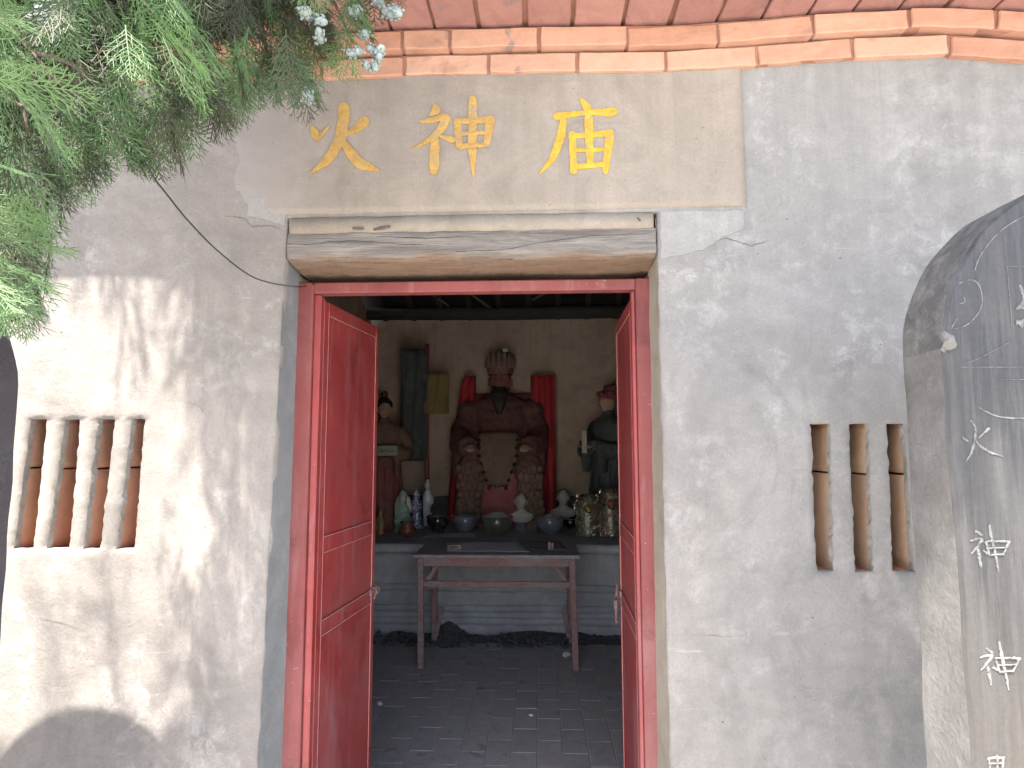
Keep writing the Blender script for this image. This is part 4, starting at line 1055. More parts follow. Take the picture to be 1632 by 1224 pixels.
# the seated god
def deity():
    Y0 = 6.14
    cx = P(797, 700, Y0).x
    t = thing('deity_statue', 'large seated fire god statue in maroon and brown armour with red cape', 'statue', (cx, Y0, ZA))
    t.scale = (1.05, 1.05, 1.05)
    zz = lambda py: (P(797, py, Y0).z - ZA) / 1.05
    xx = lambda px: (P(px, 700, Y0).x - cx) / 1.05
    HT = zz(500)
    # throne block behind
    rough_box('throne', -.40, .40, .05, .27, 0, .80, M['maroon'], t, cell=.05, amp=.006)
    rough_box('throne_back', -.40, .40, .19, .27, .801, 1.22, M['maroon'], t, cell=.05, amp=.008)
    # robe from the seat down
    b = G()
    b.loft([(0, .34, .20, 0, -.12, 13, .04), (.10, .33, .21, 0, -.12, 13, .05), (.35, .31, .21, 0, -.10, 13, .04), (.55, .31, .22, 0, -.07, 9, .03), (.64, .28, .20, 0, -.02, 9, .02), (.72, .20, .15, 0, .04)], 72)
    fused(b, 'robe', .014, M['maroon'], t, wob=(.008, 16))
    for s in (-1, 1):                                                        # knees and shins under patterned panels
        b = G()
        x1 = xx(757 if s < 0 else 843)
        b.tube([(s * .14, .02, .62), (x1 * .95, -.22, .60), (x1, -.33, .50), (x1 * 1.05, -.34, .28), (x1 * 1.1, -.33, .06)], [.13, .125, .115, .105, .12], 20)
        for i in range(5): b.ball((x1 * (1.02 + .02 * i) + s * .085, -.34, .50 - .1 * i), (.035, .04, .06), 10, 8)
        fused(b, 'leg_guard', .012, M['brownrobe'], t, wob=(.016, 19))
        sc = G()
        for i in range(7):
            for j in range(5):
                a = -pi / 2 + (j - 2) * .42 + (.2 if i % 2 else 0); R_ = .12
                sc.ball((x1 * 1.03 + R_ * cos(a) + rnd.uniform(-.008, .008), -.335 + R_ * sin(a), .52 - i * .072 + rnd.uniform(-.008, .008)), (rnd.uniform(.018, .030), .010, rnd.uniform(.022, .036)), 8, 6)
        sc.obj('armour_scales', M['brownrobe'], t, smooth=True, kind='stuff')
        sh_ = G(); sh_.tube([(x1 * 1.08, -.34, .04), (x1 * 1.12, -.50, .035)], [.07, .055], 12); fused(sh_, 'boot', .012, M['brownrobe'], t)
    # torso with shoulders, arms on the knees
    b = G()
    b.loft([(.58, .25, .19, 0, .02), (.72, .24, .17, 0, .03), (.88, .27, .17, 0, .04), (1.02, .30, .165, 0, .05), (1.12, .26, .14, 0, .05), (1.18, .13, .10, 0, .05)], 44)
    b.tube([(0, .04, 1.14), (0, .03, 1.26)], [.10, .085], 16)
    for s in (-1, 1):
        b.ball((s * .29, .04, 1.04), (.12, .12, .10), 16, 12)
        b.tube([(s * .28, .04, 1.02), (s * .36, -.02, .84), (s * .34, -.18, .72), (s * .26, -.30, .70)], [.10, .10, .105, .095], 16)
        b.tube([(s * .33, -.16, .72), (s * .36, -.18, .56), (s * .37, -.18, .42)], [.09, .075, .03], 12)
    fused(b, 'armour_coat', .013, M['coat'], t, wob=(.010, 18))
    h = G()
    for s in (-1, 1): h = G(); hand_pts(h, (s * .25, -.32, .70), (-s * .2, -1, -.15), s, .042, .7); fused(h, 'hand', .009, M['skin'], t, smooth=1)
    b = G(); b.loft([(.70, .258, .205, 0, .02), (.72, .27, .215, 0, .02), (.77, .268, .21, 0, .02), (.79, .25, .195, 0, .02)], 44); b.obj('belt', M['apron'], t, smooth=True)
    # hanging apron with torn points
    g = G(); top, bot = zz(690), zz(778); n = 16; vs = []; m_ = 22
    hw = lambda u: .17 - .02 * u - .085 * max(0, u - .45) * 1.8
    for i in range(m_ + 1):
        u = i / m_
        for j in range(n + 1):
            v = j / n * 2 - 1
            z = top + (bot - top) * u
            if i >= m_ - 1: z += .055 * (1 if j % 2 else 0) + .10 * abs(v)
            wv = hw(u) * (1 + (.06 if (i // 2) % 2 else -.03))
            y = -.24 - .12 * sin(min(1, u * 1.5) * pi / 2) - .02 * cos(v * 2.5) + .006 * noise.noise(Vector((v * 3, u * 6, 0)))
            vs.append((v * wv + .0, y, z))
    g.add(vs, [(i * (n + 1) + j, (i + 1) * (n + 1) + j, (i + 1) * (n + 1) + j + 1, i * (n + 1) + j + 1) for i in range(m_) for j in range(n)])
    me = evaluated(g.mesh('apron', True), [('SOLIDIFY', dict(thickness=.02, offset=0))]); ap = link('apron', me, t, M['apron'])
    dk = G()
    for i in range(m_ + 1):
        if i % 3 == 0:
            u = i / m_
            for s in (-1, 1): G().ball((s * hw(u) * 1.0, -.26 - .12 * sin(min(1, u * 1.5) * pi / 2), top + (bot - top) * u), (.016, .012, .014), 8, 6).obj('stud', M['hair'], ap, smooth=True)
    # red skirt front shown below the apron
    g = G(); g.loft([(.0, .20, .05, 0, -.31, 9, .05), (.25, .19, .05, 0, -.31, 9, .05), (.50, .16, .05, 0, -.27)], 40); fused(g, 'under_skirt', .012, cloth_mat('faded_red_under_skirt', (.34, .10, .11), (.44, .15, .155)), t, wob=(.006, 14))
    # cape falling on both sides
    for s, x0, x1, zt in ((-1, xx(713), xx(752), zz(598)), (1, xx(852), xx(885), zz(598))):
        g = G(); vs = []; n = 24; m_ = 16
        for i in range(n + 1):
            z = zt + (0.02 - zt) * i / n
            for j in range(m_ + 1):
                u = j / m_; fl = .35 + .65 * (i / n) ** .5
                xi, xo = (x1, x0) if s < 0 else (x0, x1)
                x = xi * .9 + (xo - xi * .9) * u * (fl if s < 0 else 1)
                vs.append((x, .02 - .10 * u * 0 + .028 * sin(u * 13 + z * 1.5), z))
        g.add(vs, [(i * (m_ + 1) + j, (i + 1) * (m_ + 1) + j, (i + 1) * (m_ + 1) + j + 1, i * (m_ + 1) + j + 1) for i in range(n) for j in range(m_)])
        me = evaluated(g.mesh('cape', True), [('SOLIDIFY', dict(thickness=.008, offset=0))]); link('cape', me, t, M['redcloth'])
    # head, beard and crown
    r = .135
    hz = 1.18 + r * 1.0
    head('head', (0, -.005, hz), r, mottled('dark_red_painted_face', (.24, .09, .08), (.32, .13, .11), 10, .6, .2), t)
    b = G(); b.loft([(hz - .32, .02, .012, 0, -.13), (hz - .22, .065, .03, 0, -.135), (hz - .12, .085, .04, 0, -.11), (hz - .06, .06, .03, 0, -.09)], 20); fused(b, 'beard', .008, M['hair'], t)
    g = G(); g.loft([(hz + .06, .118, .135, 0, .01), (hz + .10, .125, .14, 0, .01), (hz + .16, .12, .13, 0, .015), (hz + .17, .08, .09, 0, .02), (hz + .26, .07, .075, 0, .025), (hz + .29, .03, .03, 0, .03)], 30)
    for k in range(7):
        a = -pi / 2 + (k - 3) * .42; g.loft([(hz + .12, .028, .016, .125 * cos(a), .01 + .14 * sin(a)), (hz + .20 + .03 * (3 - abs(k - 3)) / 3, .020, .012, .130 * cos(a), .01 + .145 * sin(a)), (hz + .25 + .03 * (3 - abs(k - 3)) / 3, .004, .004, .130 * cos(a), .01 + .145 * sin(a))], 10)
    cr = fused(g, 'crown', .008, M['brownrobe'], t, smooth=1)
    g = G(); g.ball((xx(806), -.10, hz + .28), .030, 12, 10); g.obj('crown_pearl', M['creamglaze'], cr, smooth=True)
    return t
deity()

# banner on a pole behind the porcelain
bp = P(680, 800, 5.9)
bn = thing('banner', 'dark olive banner hanging from a thin red pole between attendant and god', 'banner', (bp.x, 5.9, ZA))
zz = lambda py: P(680, py, 5.9).z - ZA
G().tube([(0.003, 0, 0), (-.012, 0, zz(548))], .020, 10).obj('pole', M['maroon'], bn, smooth=True)
for (xa_, xb_, y0_, y1_, mt) in ((640, 682, 556, 735, M['darkgreen']), (676, 716, 596, 660, mottled('faded_yellow_cloth', (.20, .15, .06), (.27, .21, .08), 8))):
    g = G(); n = 12; x0, x1 = P(xa_, 640, 5.9).x - bp.x, P(xb_, 640, 5.9).x - bp.x
    vs = [(x0 + (x1 - x0) * i / n, -.02 + .018 * sin(i * 1.3 + j * .3), zz(y0_) + (zz(y1_) - zz(y0_)) * j / n) for i in range(n + 1) for j in range(n + 1)]
    g.add(vs, [(i * (n + 1) + j, (i + 1) * (n + 1) + j, (i + 1) * (n + 1) + j + 1, i * (n + 1) + j + 1) for i in range(n) for j in range(n)])
    me = evaluated(g.mesh('cloth', True), [('SOLIDIFY', dict(thickness=.004, offset=0))]); link('cloth', me, bn, mt)

# ------------------------------------------------------------------ small things on the altar
def place(px, py):                                        # a spot on the altar top
    q = on(px, py, ZA); return (q.x, q.y, ZA + .002)
def hgt(px, py_b, py_t):
    q = on(px, py_b, ZA); return P(px, py_t, q.y).z - ZA
def figurine(label, px, pb, pt, wpx, mats, style):
    t = thing('figurine', label, 'figurine', place(px, pb)); q = on(px, pb, ZA); k = hgt(px, pb, pt); w = wpx / 1000 * q.y / 2
    robe, skin, base = mats
    b = G()
    if style == 'stand':
        b.loft([(.03 * k, w * .95, w * .7, 0, 0, 9, .08), (.15 * k, w * .85, w * .65, 0, 0, 9, .08), (.38 * k, w * .62, w * .52, 0, 0, 7, .05), (.52 * k, w * .78, w * .55, 0, 0), (.66 * k, w * .80, w * .5, 0, 0), (.74 * k, w * .45, w * .4)], 34)
        b.tube([(-w * .6, 0, .64 * k), (-w * .62, -w * .4, .50 * k), (0, -w * .62, .52 * k)], [w * .26, w * .26, w * .18], 10)
        b.tube([(w * .6, 0, .64 * k), (w * .62, -w * .4, .50 * k), (0, -w * .62, .52 * k)], [w * .26, w * .26, w * .18], 10)
        b.loft([(.72 * k, w * .5, w * .42, 0, w * .1), (.84 * k, w * .44, w * .40, 0, w * .14), (.93 * k, w * .36, w * .3, 0, w * .1), (.97 * k, w * .16, w * .15, 0, w * .08), (1.0 * k, w * .12, w * .12, 0, w * .06)], 22)
        fused(b, 'robe', .035 * k, robe, t, smooth=1, wob=(.012 * k, 60)); hz = .84
    elif style == 'flow':
        b.loft([(.03 * k, w * .55, w * .5, 0, 0, 7, .08), (.2 * k, w * .5, w * .5, -w * .1, 0, 7, .08), (.45 * k, w * .55, w * .5, -w * .08, 0), (.62 * k, w * .66, w * .48), (.70 * k, w * .6, w * .4), (.76 * k, w * .3, w * .3)], 30)
        b.tube([(w * .1, 0, .3 * k), (w * .6, 0, .16 * k), (w * 1.0, 0, .10 * k)], [w * .42, w * .3, w * .1], 10)
        b.tube([(w * .5, 0, .62 * k), (w * .75, -w * .2, .5 * k), (w * .2, -w * .5, .48 * k)], [w * .26, w * .24, w * .16], 10)
        b.loft([(.74 * k, w * .36, w * .34, 0, w * .12), (.86 * k, w * .34, w * .34, 0, w * .14), (.95 * k, w * .26, w * .25, 0, w * .1), (1.0 * k, w * .1, w * .1, 0, w * .06)], 20)
        fused(b, 'robe', .03 * k, robe, t, smooth=1, wob=(.012 * k, 60)); hz = .85
    elif style == 'seat':
        b.loft([(.02 * k, w * .85, w * .7, 0, 0, 7, .06), (.16 * k, w * .9, w * .75, 0, 0, 7, .05), (.30 * k, w * .95, w * .7), (.44 * k, w * .8, w * .55), (.60 * k, w * .66, w * .48), (.70 * k, w * .4, w * .34)], 30)
        for s in (-1, 1): b.ball((s * w * .55, -w * .45, .26 * k), (w * .38, w * .4, .10 * k), 12, 8); b.tube([(s * w * .55, 0, .6 * k), (s * w * .7, -w * .3, .44 * k), (0, -w * .6, .42 * k)], [w * .24, w * .24, w * .18], 10)
        b.loft([(.70 * k, w * .42, w * .38, 0, w * .1), (.84 * k, w * .5, w * .42, 0, w * .14), (.95 * k, w * .42, w * .3, 0, w * .1), (1.0 * k, w * .2, w * .2, 0, w * .08)], 20)
        fused(b, 'robe', .032 * k, robe, t, smooth=1, wob=(.012 * k, 60)); hz = .80
        g = G(); n = 20; g.loft([(.46 * k, w * .99, w * .2, 0, w * .3), (.60 * k, w * 1.0, w * .16, 0, w * .3), (.82 * k, w * .75, w * .14, 0, w * .3), (.90 * k, w * .3, w * .1, 0, w * .3)], 24); g.obj('halo', skin, t, smooth=True)
    else:  # cone shaped pagoda buddha
        b.loft([(.0, w, w * .9), (.12 * k, w * .95, w * .85), (.13 * k, w * .8, w * .7), (.34 * k, w * .9, w * .75, 0, 0, 8, .06), (.50 * k, w * .62, w * .55), (.62 * k, w * .5, w * .42), (.68 * k, w * .36, w * .34), (.80 * k, w * .34, w * .34), (.90 * k, w * .18, w * .18), (1.0 * k, w * .05, w * .05)], 26)
        for s in (-1, 1): b.tube([(s * w * .5, 0, .58 * k), (s * w * .65, -w * .3, .42 * k), (0, -w * .6, .38 * k)], [w * .2, w * .22, w * .16], 8)
        fused(b, 'body', .035 * k, robe, t, smooth=1, wob=(.012 * k, 50)); hz = None
    if hz: head('face', (0, -w * .08, hz * k), .085 * k, skin, t, features=False, seg=20)
    if base is not None:
        G().loft([(0, w * .9, w * .75), (.02 * k, w * .95, w * .8), (.05 * k, w * .8, w * .68)], 24).obj('base', base, t, smooth=True)
    return t
figurine('small tarnished gold cone shaped buddha figurine at the left end of the altar', 606, 853, 806, 19, (mottled('dull_brass', (.20, .14, .07), (.30, .22, .12), 30, .5, .5, .002, .4), M['gold'], None), 'cone')
figurine('pale green seated goddess figurine with cream halo', 641, 848, 782, 28, (M['greenglaze'], M['creamglaze'], M['greenglaze']), 'seat')
figurine('blue and white standing goddess figurine between green and white ones', 663, 842, 778, 22, (M['blueglaze'], M['whiteglaze'], M['blueglaze']), 'stand')
figurine('tall glossy white goddess figurine with flowing hem', 681, 841, 763, 24, (M['whiteglaze'], M['whiteglaze'], M['blueglaze']), 'flow')

def bowl(name, label, cat, px, pb, pt, wpx, mat, fillmat=None, feet=False, handles=False, sticks=0, squat=False, mound=.12):
    t = thing(name, label, cat, place(px, pb)); q = on(px, pb, ZA); R_ = wpx / 1000 * q.y / 2; k = hgt(px, pb, pt)
    k = k * .93
    g = G(); f = .14 if feet else .04
    if squat: prof = [(f, .45), (f + .1, .75), (f + .3, .98), (f + .5, .96), (f + .66, .72), (.86, .70), (1.0, .86)]
    else: prof = [(f, .42), (f + .08, .62), (f + .28, .84), (f + .48, .95), (.80, .97), (.86, .93), (.92, 1.0), (1.0, 1.0)]
    g.loft([(z * k, r * R_, r * R_) for z, r in prof] + [(k * .995, R_ * prof[-1][1] * .93, R_ * prof[-1][1] * .93), (k * .86, R_ * prof[-2][1] * .86, R_ * prof[-2][1] * .86)], 40, close=True)
    g.obj('bowl', mat, t, smooth=True)
    if feet:
        for a in (-pi / 2, pi / 6, 5 * pi / 6):
            G().tube([(R_ * .42 * cos(a), R_ * .42 * sin(a), f * k + .012), (R_ * .5 * cos(a), R_ * .5 * sin(a), 0)], [R_ * .13, R_ * .09], 8).obj('foot', mat, t, smooth=True)
    else:
        G().loft([(0, R_ * .46, R_ * .46), (f * k * 1.4, R_ * .44, R_ * .44)], 26).obj('foot', mat, t, smooth=True)
    if handles:
        for s in (-1, 1):
            G().tube([(s * R_ * .95, 0, k * .72), (s * R_ * 1.16, 0, k * .86), (s * R_ * 1.14, 0, k * 1.04), (s * R_ * .97, 0, k * 1.0)], R_ * .06, 8).obj('handle', mat, t, smooth=True)
    g = G(); r1 = R_ * prof[-2][1] * .9
    g.loft([(k * .80, r1 * .9, r1 * .9), (k * .93, r1, r1), (k * (.97 + mound * .4), r1 * .75, r1 * .75), (k * (1 + mound), r1 * .3, r1 * .3), (k * (1 + mound), r1 * .05, r1 * .05)], 30).wobble(.006, 60, px)
    g.obj('ash', fillmat or M['greyash'], t, smooth=False)
    for i in range(sticks):
        a = rnd.uniform(-.5, .5); x = rnd.uniform(-.35, .35) * R_
        G().tube([(x, rnd.uniform(-.2, .2) * R_, k * .95), (x + a * .05, 0, k * .95 + rnd.uniform(.02, .055))], .0022, 5).obj('incense_stick', M['palestick'], t)
    return t
M['greyash'] = mottled('grey_incense_ash', (.38, .385, .39), (.52, .525, .53), 60, .95, .9, .006)
M['palestick'] = mottled('pale_stick', (.35, .33, .32), (.45, .42, .4), 30)
M['copper'] = mottled('dull_copper', (.22, .085, .06), (.34, .15, .11), 20, .4, .3, .002, .5)
M['brownglaze'] = mottled('dark_brown_glaze', (.022, .016, .014), (.07, .05, .04), 12, .22, .1, .002, spot=(.22, .19, .14), spot_at=(.56, .64), spot_scale=30, coat=.5)
M['bluegreyglaze'] = mottled('dusty_blue_glaze', (.15, .15, .20), (.26, .26, .32), 12, .3, .1, .002, coat=.4)
M['greenbrown'] = mottled('mottled_green_brown_glaze', (.10, .11, .08), (.22, .21, .15), 14, .3, .1, .002, coat=.4)
M['tealdust'] = mottled('teal_dust', (.26, .33, .34), (.36, .42, .43), 30, .95, .5)
bowl('incense_bowl', 'small squat copper incense pot in front of the figurines', 'pot', 649, 856, 830, 28, M['copper'], M['tealdust'], squat=True, mound=.02)
bowl('incense_burner', 'dark brown glazed incense bowl on little feet, leftmost of the big bowls', 'bowl', 697, 851, 820, 35, M['brownglaze'], M['tealdust'], feet=True, handles=False, mound=.02)
bowl('incense_burner', 'bluish glazed incense bowl with two ear handles', 'bowl', 741, 851, 820, 38, M['bluegreyglaze'], M['tealdust'], feet=True, handles=True, mound=.04)
bowl('incense_burner', 'widest incense bowl heaped with grey ash in the middle of the altar', 'bowl', 792, 851, 821, 50, M['greenbrown'], None, mound=.22, sticks=6)
bowl('incense_burner', 'dark incense bowl heaped with ash between the two busts', 'bowl', 877, 851, 822, 43, M['bluegreyglaze'], None, mound=.14, sticks=4)
bowl('offering_bowl', 'small dark glass bowl below the right bust', 'bowl', 909, 843, 827, 21, M['brownglaze'], M['tealdust'], mound=.0)
def bust(label, px, pb, pt, wpx):
    t = thing('bust', label, 'bust', place(px, pb)); q = on(px, pb, ZA); k = hgt(px, pb, pt); w = wpx / 1000 * q.y / 2
    b = G(); b.loft([(.22 * k, w * .45, w * .35), (.27 * k, w * .8, w * .42), (.38 * k, w * 1.0, w * .44), (.46 * k, w * .88, w * .40), (.52 * k, w * .5, w * .32), (.58 * k, w * .28, w * .26)], 34)
    b.tube([(0, 0, .5 * k), (0, -w * .05, .68 * k)], [w * .33, w * .30], 14)
    fused(b, 'shoulders', .02 * k, M['bust'], t)
    hd = head('head', (0, -w * .1, .80 * k), .225 * k, M['bust'], t, features=False)
    g = G(); g.ball((0, .045 * k, .87 * k), (.18 * k, .19 * k, .165 * k), 20, 12).wobble(.006, 60); fused(g, 'hair', .02 * k, mottled('grey_bust_hair', (.14, .135, .13), (.2, .195, .19), 20, .7, .3), t)
    G().loft([(0, w * .55, w * .45), (.05 * k, w * .55, w * .45), (.07 * k, w * .42, w * .34), (.21 * k, w * .40, w * .32)], 26).obj('plinth', M['bluegreyglaze'], t, smooth=True)
bust('pale plaster bust with dark base behind the ash bowls, left one', 830, 846, 788, 41)
bust('pale plaster bust farther back, right one beside the lion ornaments', 898, 838, 782, 42)

def lion(label, px, pb, pt, wpx, facec, seed, bits):
    R2 = random.Random(seed)
    t = thing('lion_ornament', label, 'ornament', place(px, pb)); q = on(px, pb, ZA); k = hgt(px, pb, pt); w = wpx / 1000 * q.y / 2
    b = G(); b.loft([(0, w * .85, w * .7), (.04 * k, w * .9, w * .75), (.30 * k, w * .88, w * .72), (.55 * k, w * .86, w * .7), (.75 * k, w * .9, w * .65), (.90 * k, w * .75, w * .5), (1.0 * k, w * .3, w * .25)], 30)
    body = fused(b, 'body', .03 * k, M['tinsel_dark'], t, wob=(.006, 50))
    m_ = G()
    for _ in range(420):
        th = R2.uniform(0, 2 * pi); zz = R2.uniform(.02, .97) * k
        if zz > .52 * k and abs(cos(th)) < .5 and sin(th) < 0 and zz < .84 * k: continue
        rr = 1.0 if zz < .8 * k else .8; s = R2.uniform(.003, .008)
        cc = Vector((w * .9 * rr * cos(th), w * .74 * rr * sin(th), zz))
        if zz > .62 * k: m_.tube([cc, cc + Vector((cos(th) * .012, sin(th) * .012, .010)), cc + Vector((cos(th) * .018, sin(th) * .016, -.002))], [s * .7, s * .6, s * .3], 5, mi=R2.choice(bits))
        else: m_.ball(tuple(cc), (s, s * .7, s), 5, 4, mi=R2.choice(bits))
    m_.obj('tinsel', [M['silver'], M['goldfoil'], M['redfoil']], t, kind='stuff')
    f = G(); f.ball((0, -w * .72, .68 * k), (w * .42, w * .28, .10 * k), 16, 12); f.ball((0, -w * .98, .64 * k), (w * .24, w * .18, .05 * k), 12, 8); f.ball((0, -w * 1.05, .69 * k), (w * .10, w * .1, .025 * k), 8, 6)
    for s in (-1, 1): f.ball((s * w * .2, -w * .95, .735 * k), (w * .09, w * .09, .026 * k), 8, 6); f.ball((s * w * .45, -w * .55, .82 * k), (w * .14, w * .12, .05 * k), 8, 6)
    f.obj('face', facec, t, smooth=True)
    m2 = G(); m2.ball((0, -w * 1.1, .60 * k), (w * .2, w * .1, .018 * k), 10, 6); m2.obj('mouth', M['hair'], t, smooth=True)
M['tinsel_dark'] = mottled('dark_green_metal', (.14, .13, .09), (.30, .28, .22), 30, .35, .7, .004, .5)
M['silver'] = mottled('silver_foil', (.62, .60, .55), (.85, .84, .80), 30, .22, 0, metallic=1)
M['goldfoil'] = mottled('gold_foil', (.50, .36, .16), (.72, .56, .30), 30, .28, 0, metallic=1)
M['redfoil'] = mottled('red_foil', (.28, .08, .05), (.38, .14, .10), 30, .35, 0, metallic=.8)
lion('glittering silver and gold lion ornament with golden snout', 938, 856, 787, 42, M['gold'], 4, (0, 0, 0, 1))
lion('taller silver and reddish lion ornament half hidden by the right door leaf', 974, 856, 778, 38, mottled('coppery_red_face', (.26, .09, .06), (.36, .16, .11), 20, .4, .3, .002, .4), 9, (0, 0, 2, 0, 2))

# ------------------------------------------------------------------ stone tablets outside
def stele(label, x0, width, y0, thick, zs_sh, mats, cap, rough=0.0):
    """an upright slab with a round head; the front looks at the camera"""
    t = thing('stone_stele', label, 'stele', (x0 + width / 2, y0 + thick / 2, 0)); R_ = width / 2
    out = [(-R_, 0.0)]
    nz = 44
    for i in range(1, nz): out.append((-R_ + .003 * noise.noise(Vector((i * .4, x0, 0))), zs_sh * i / nz))
    na = 36
    for i in range(na + 1):
        a = pi - pi * i / na; out.append((R_ * cos(a), zs_sh + R_ * sin(a)))
    for i in range(nz - 1, 0, -1): out.append((R_, zs_sh * i / nz))
    out.append((R_, 0.0))
    n = len(out); g = G(); ch = .006
    j = lambda i, s: Vector((.004 * noise.noise(Vector((i * .33, s * .5, x0 * 3))), 0, .003 * noise.noise(Vector((i * .5, s * .5 + 5, x0)))))
    def sc(p, e): 
        c = Vector((0, 0, min(p[1], zs_sh))); v = Vector((p[0], 0, p[1])) - c; return c + v * (1 - e / R_)
    ny = 4
    rings = [[sc(p, ch) + Vector((0, -thick / 2, 0)) + j(i, 0) for i, p in enumerate(out)]]
    for k in range(ny + 1):
        rings.append([Vector((p[0], -thick / 2 + ch + (thick - 2 * ch) * k / ny, p[1])) + j(i, k + 1) * 1.2 for i, p in enumerate(out)])
    rings.append([sc(p, ch) + Vector((0, thick / 2, 0)) for i, p in enumerate(out)])
    b = g.v
    for r_ in rings: g.v += [tuple(q) for q in r_]
    for k in range(len(rings) - 1):
        for i in range(n - 1):
            zc_ = (out[i][1] + out[i + 1][1]) / 2
            g.f.append((k * n + i, k * n + i + 1, (k + 1) * n + i + 1, (k + 1) * n + i)); g.mi.append(0 if k == 0 else (2 if (zc_ > zs_sh - .015 and cap) else 1))
    # faces as strips between the left and right outline
    for base, fl_, mi in ((0, False, 0), ((len(rings) - 1) * n, True, 1)):
        for i in range(n // 2):
            a, b_, c, d = base + i, base + i + 1, base + n - 2 - i, base + n - 1 - i
            if b_ >= c:
                f = (a, b_, d) if b_ == c else None
            else: f = (a, b_, c, d)
            if f: g.f.append(f if not fl_ else f[::-1]); g.mi.append(mi)
    bd = g.obj('slab', mats, t, smooth=True); bd.data.set_sharp_from_angle(angle=radians(38))
    return t, bd
YS = 1.15; TH = .135
sx0 = P(1524, 840, YS).x
zsh = P(1507, 556, YS).z
st, sb = stele('round topped black painted stone stele with white scratched characters at the right edge', sx0, .66, YS, TH, zsh, [M['stele'], M['steleside'], M['stelecap']], True)
sb.location = (0, 0, 0)
st.rotation_euler = (0, 0, 0)
def marks(strokes, name, w=1.0, mat=None):
    g = stroke_g(G(), strokes, lambda x, y: (x, y), YS, .0012, w * .8, .5); g.v = [(v[0] - st.location.x, v[1] - st.location.y, v[2]) for v in g.v]
    return g.obj(name, mat or M['chalk'], st)
marks([[(1547, 671, 4), (1554, 682, 3), (1553, 700, 4), (1548, 720, 3.5), (1538, 737, 1.2)], [(1551, 697, 2), (1563, 712, 4.5), (1578, 721, 4), (1598, 728, 1.4)], [(1533, 697, 5), (1542, 703, 3)], [(1575, 683, 5), (1566, 692, 3), (1558, 699, 1.5)]], 'painted_character')
def c6(pts, dx=0, dy=0): return [[((x + dx) / 2.43 + 1432, (y + dy) / 2.43 + 720, w) for x, y, w in s] for s in pts]
SH2 = [[(300, 308, 4), (322, 322, 5)], [(277, 345, 3), (322, 336, 5), (300, 372, 4), (280, 395, 2)], [(306, 378, 4), (312, 408, 6), (318, 448, 4)], [(326, 382, 3), (342, 392, 5)],
       [(350, 284, 5), (362, 345, 5), (376, 410, 5), (386, 468, 2)], [(336, 346, 4), (350, 398, 4)], [(338, 347, 3), (385, 346, 4), (428, 348, 5)], [(428, 348, 5), (404, 398, 3)], [(350, 400, 3), (402, 396, 3)], [(345, 374, 2.5), (414, 371, 2.5)]]
marks(c6(SH2), 'painted_character'); marks(c6(SH2, 38, 452), 'painted_character')
marks([[(1574, 1209, 5), (1600, 1207, 4)], [(1576, 1209, 4), (1577, 1224, 4)], [(1599, 1207, 4), (1597, 1226, 4)], [(1588, 1203, 4), (1589, 1226, 4)], [(1577, 1217, 3), (1598, 1216, 3)]], 'painted_character')
marks([[(1625, 455, 5), (1632, 478, 8), (1620, 492, 5)], [(1620, 492, 5), (1634, 490, 6)], [(1619, 512, 5), (1627, 516, 11), (1634, 508, 5)], [(1636, 440, 7), (1640, 520, 9)]], 'painted_character')
for one in ([[(1528, 452, 1.6), (1546, 446, 1.8), (1560, 455, 1.8), (1565, 480, 1.8), (1558, 500, 1.6), (1540, 518, 1.6), (1518, 525, 1.4)], [(1528, 484, 1.6), (1537, 482, 1.6), (1536, 474, 1.2)],
       [(1516, 524, 1.4), (1524, 508, 1.4)], [(1524, 583, 1), (1560, 571, 1.2), (1612, 543, 1.2)], [(1530, 585, 1.1), (1632, 585, 1.3)], [(1592, 605, 1), (1640, 605, 1.2)],
       [(1553, 432, 1.6), (1562, 408, 1.8), (1588, 374, 1.8), (1618, 352, 1.6), (1650, 338, 1.4)], [(1603, 425, .9), (1640, 424, 1)], [(1605, 425, .9), (1612, 520, 1)], [(1560, 650, 2), (1590, 664, 3), (1632, 667, 3)]]): marks([one], 'scratched_line')

g = G(); g.ball((P(1506, 548, YS).x + .004 - st.location.x, -TH / 2, zsh + .010), (.010, .007, .017), 12, 9).wobble(.009, 90); g.obj('chip', M['steleside'], st)

# the left tablet: only the edge that looks into the picture shows
lx = P(33, 620, YS + TH).x
st2, sb2 = stele('dark stone stele with a round head at the left edge, half behind the branches', lx - .62, .62, YS, TH, zsh - .07, [M['stele'], M['steledark'], M['steledark']], False)

# cable
wy = [P(246, 284, 1.22), P(262, 305, 1.28), P(300, 352, 1.42), P(345, 398, 1.6), P(395, 437, 1.72), P(432, 451, 1.76), P(474, 457, 1.80), P(486, 456, YF - .004), P(503, 452, YF - .004)]
def spline(pts, n=8):
    r = []
    for i in range(len(pts) - 1):
        p0, p1, p2, p3 = pts[max(i - 1, 0)], pts[i], pts[i + 1], pts[min(i + 2, len(pts) - 1)]
        for k in range(n):
            t = k / n; r.append(.5 * (2 * p1 + (p2 - p0) * t + (2 * p0 - 5 * p1 + 4 * p2 - p3) * t * t + (3 * p1 - p0 - 3 * p2 + p3) * t ** 3))
    r.append(pts[-1]); return r
wo = G().tube(spline([P(150, 110, 1.05), P(205, 215, 1.14)] + wy), .0021, 6).obj('cable', M['wire'], smooth=True)
wo['label'] = 'thin black cable slung from the branches to the door frame corner'; wo['category'] = 'cable'

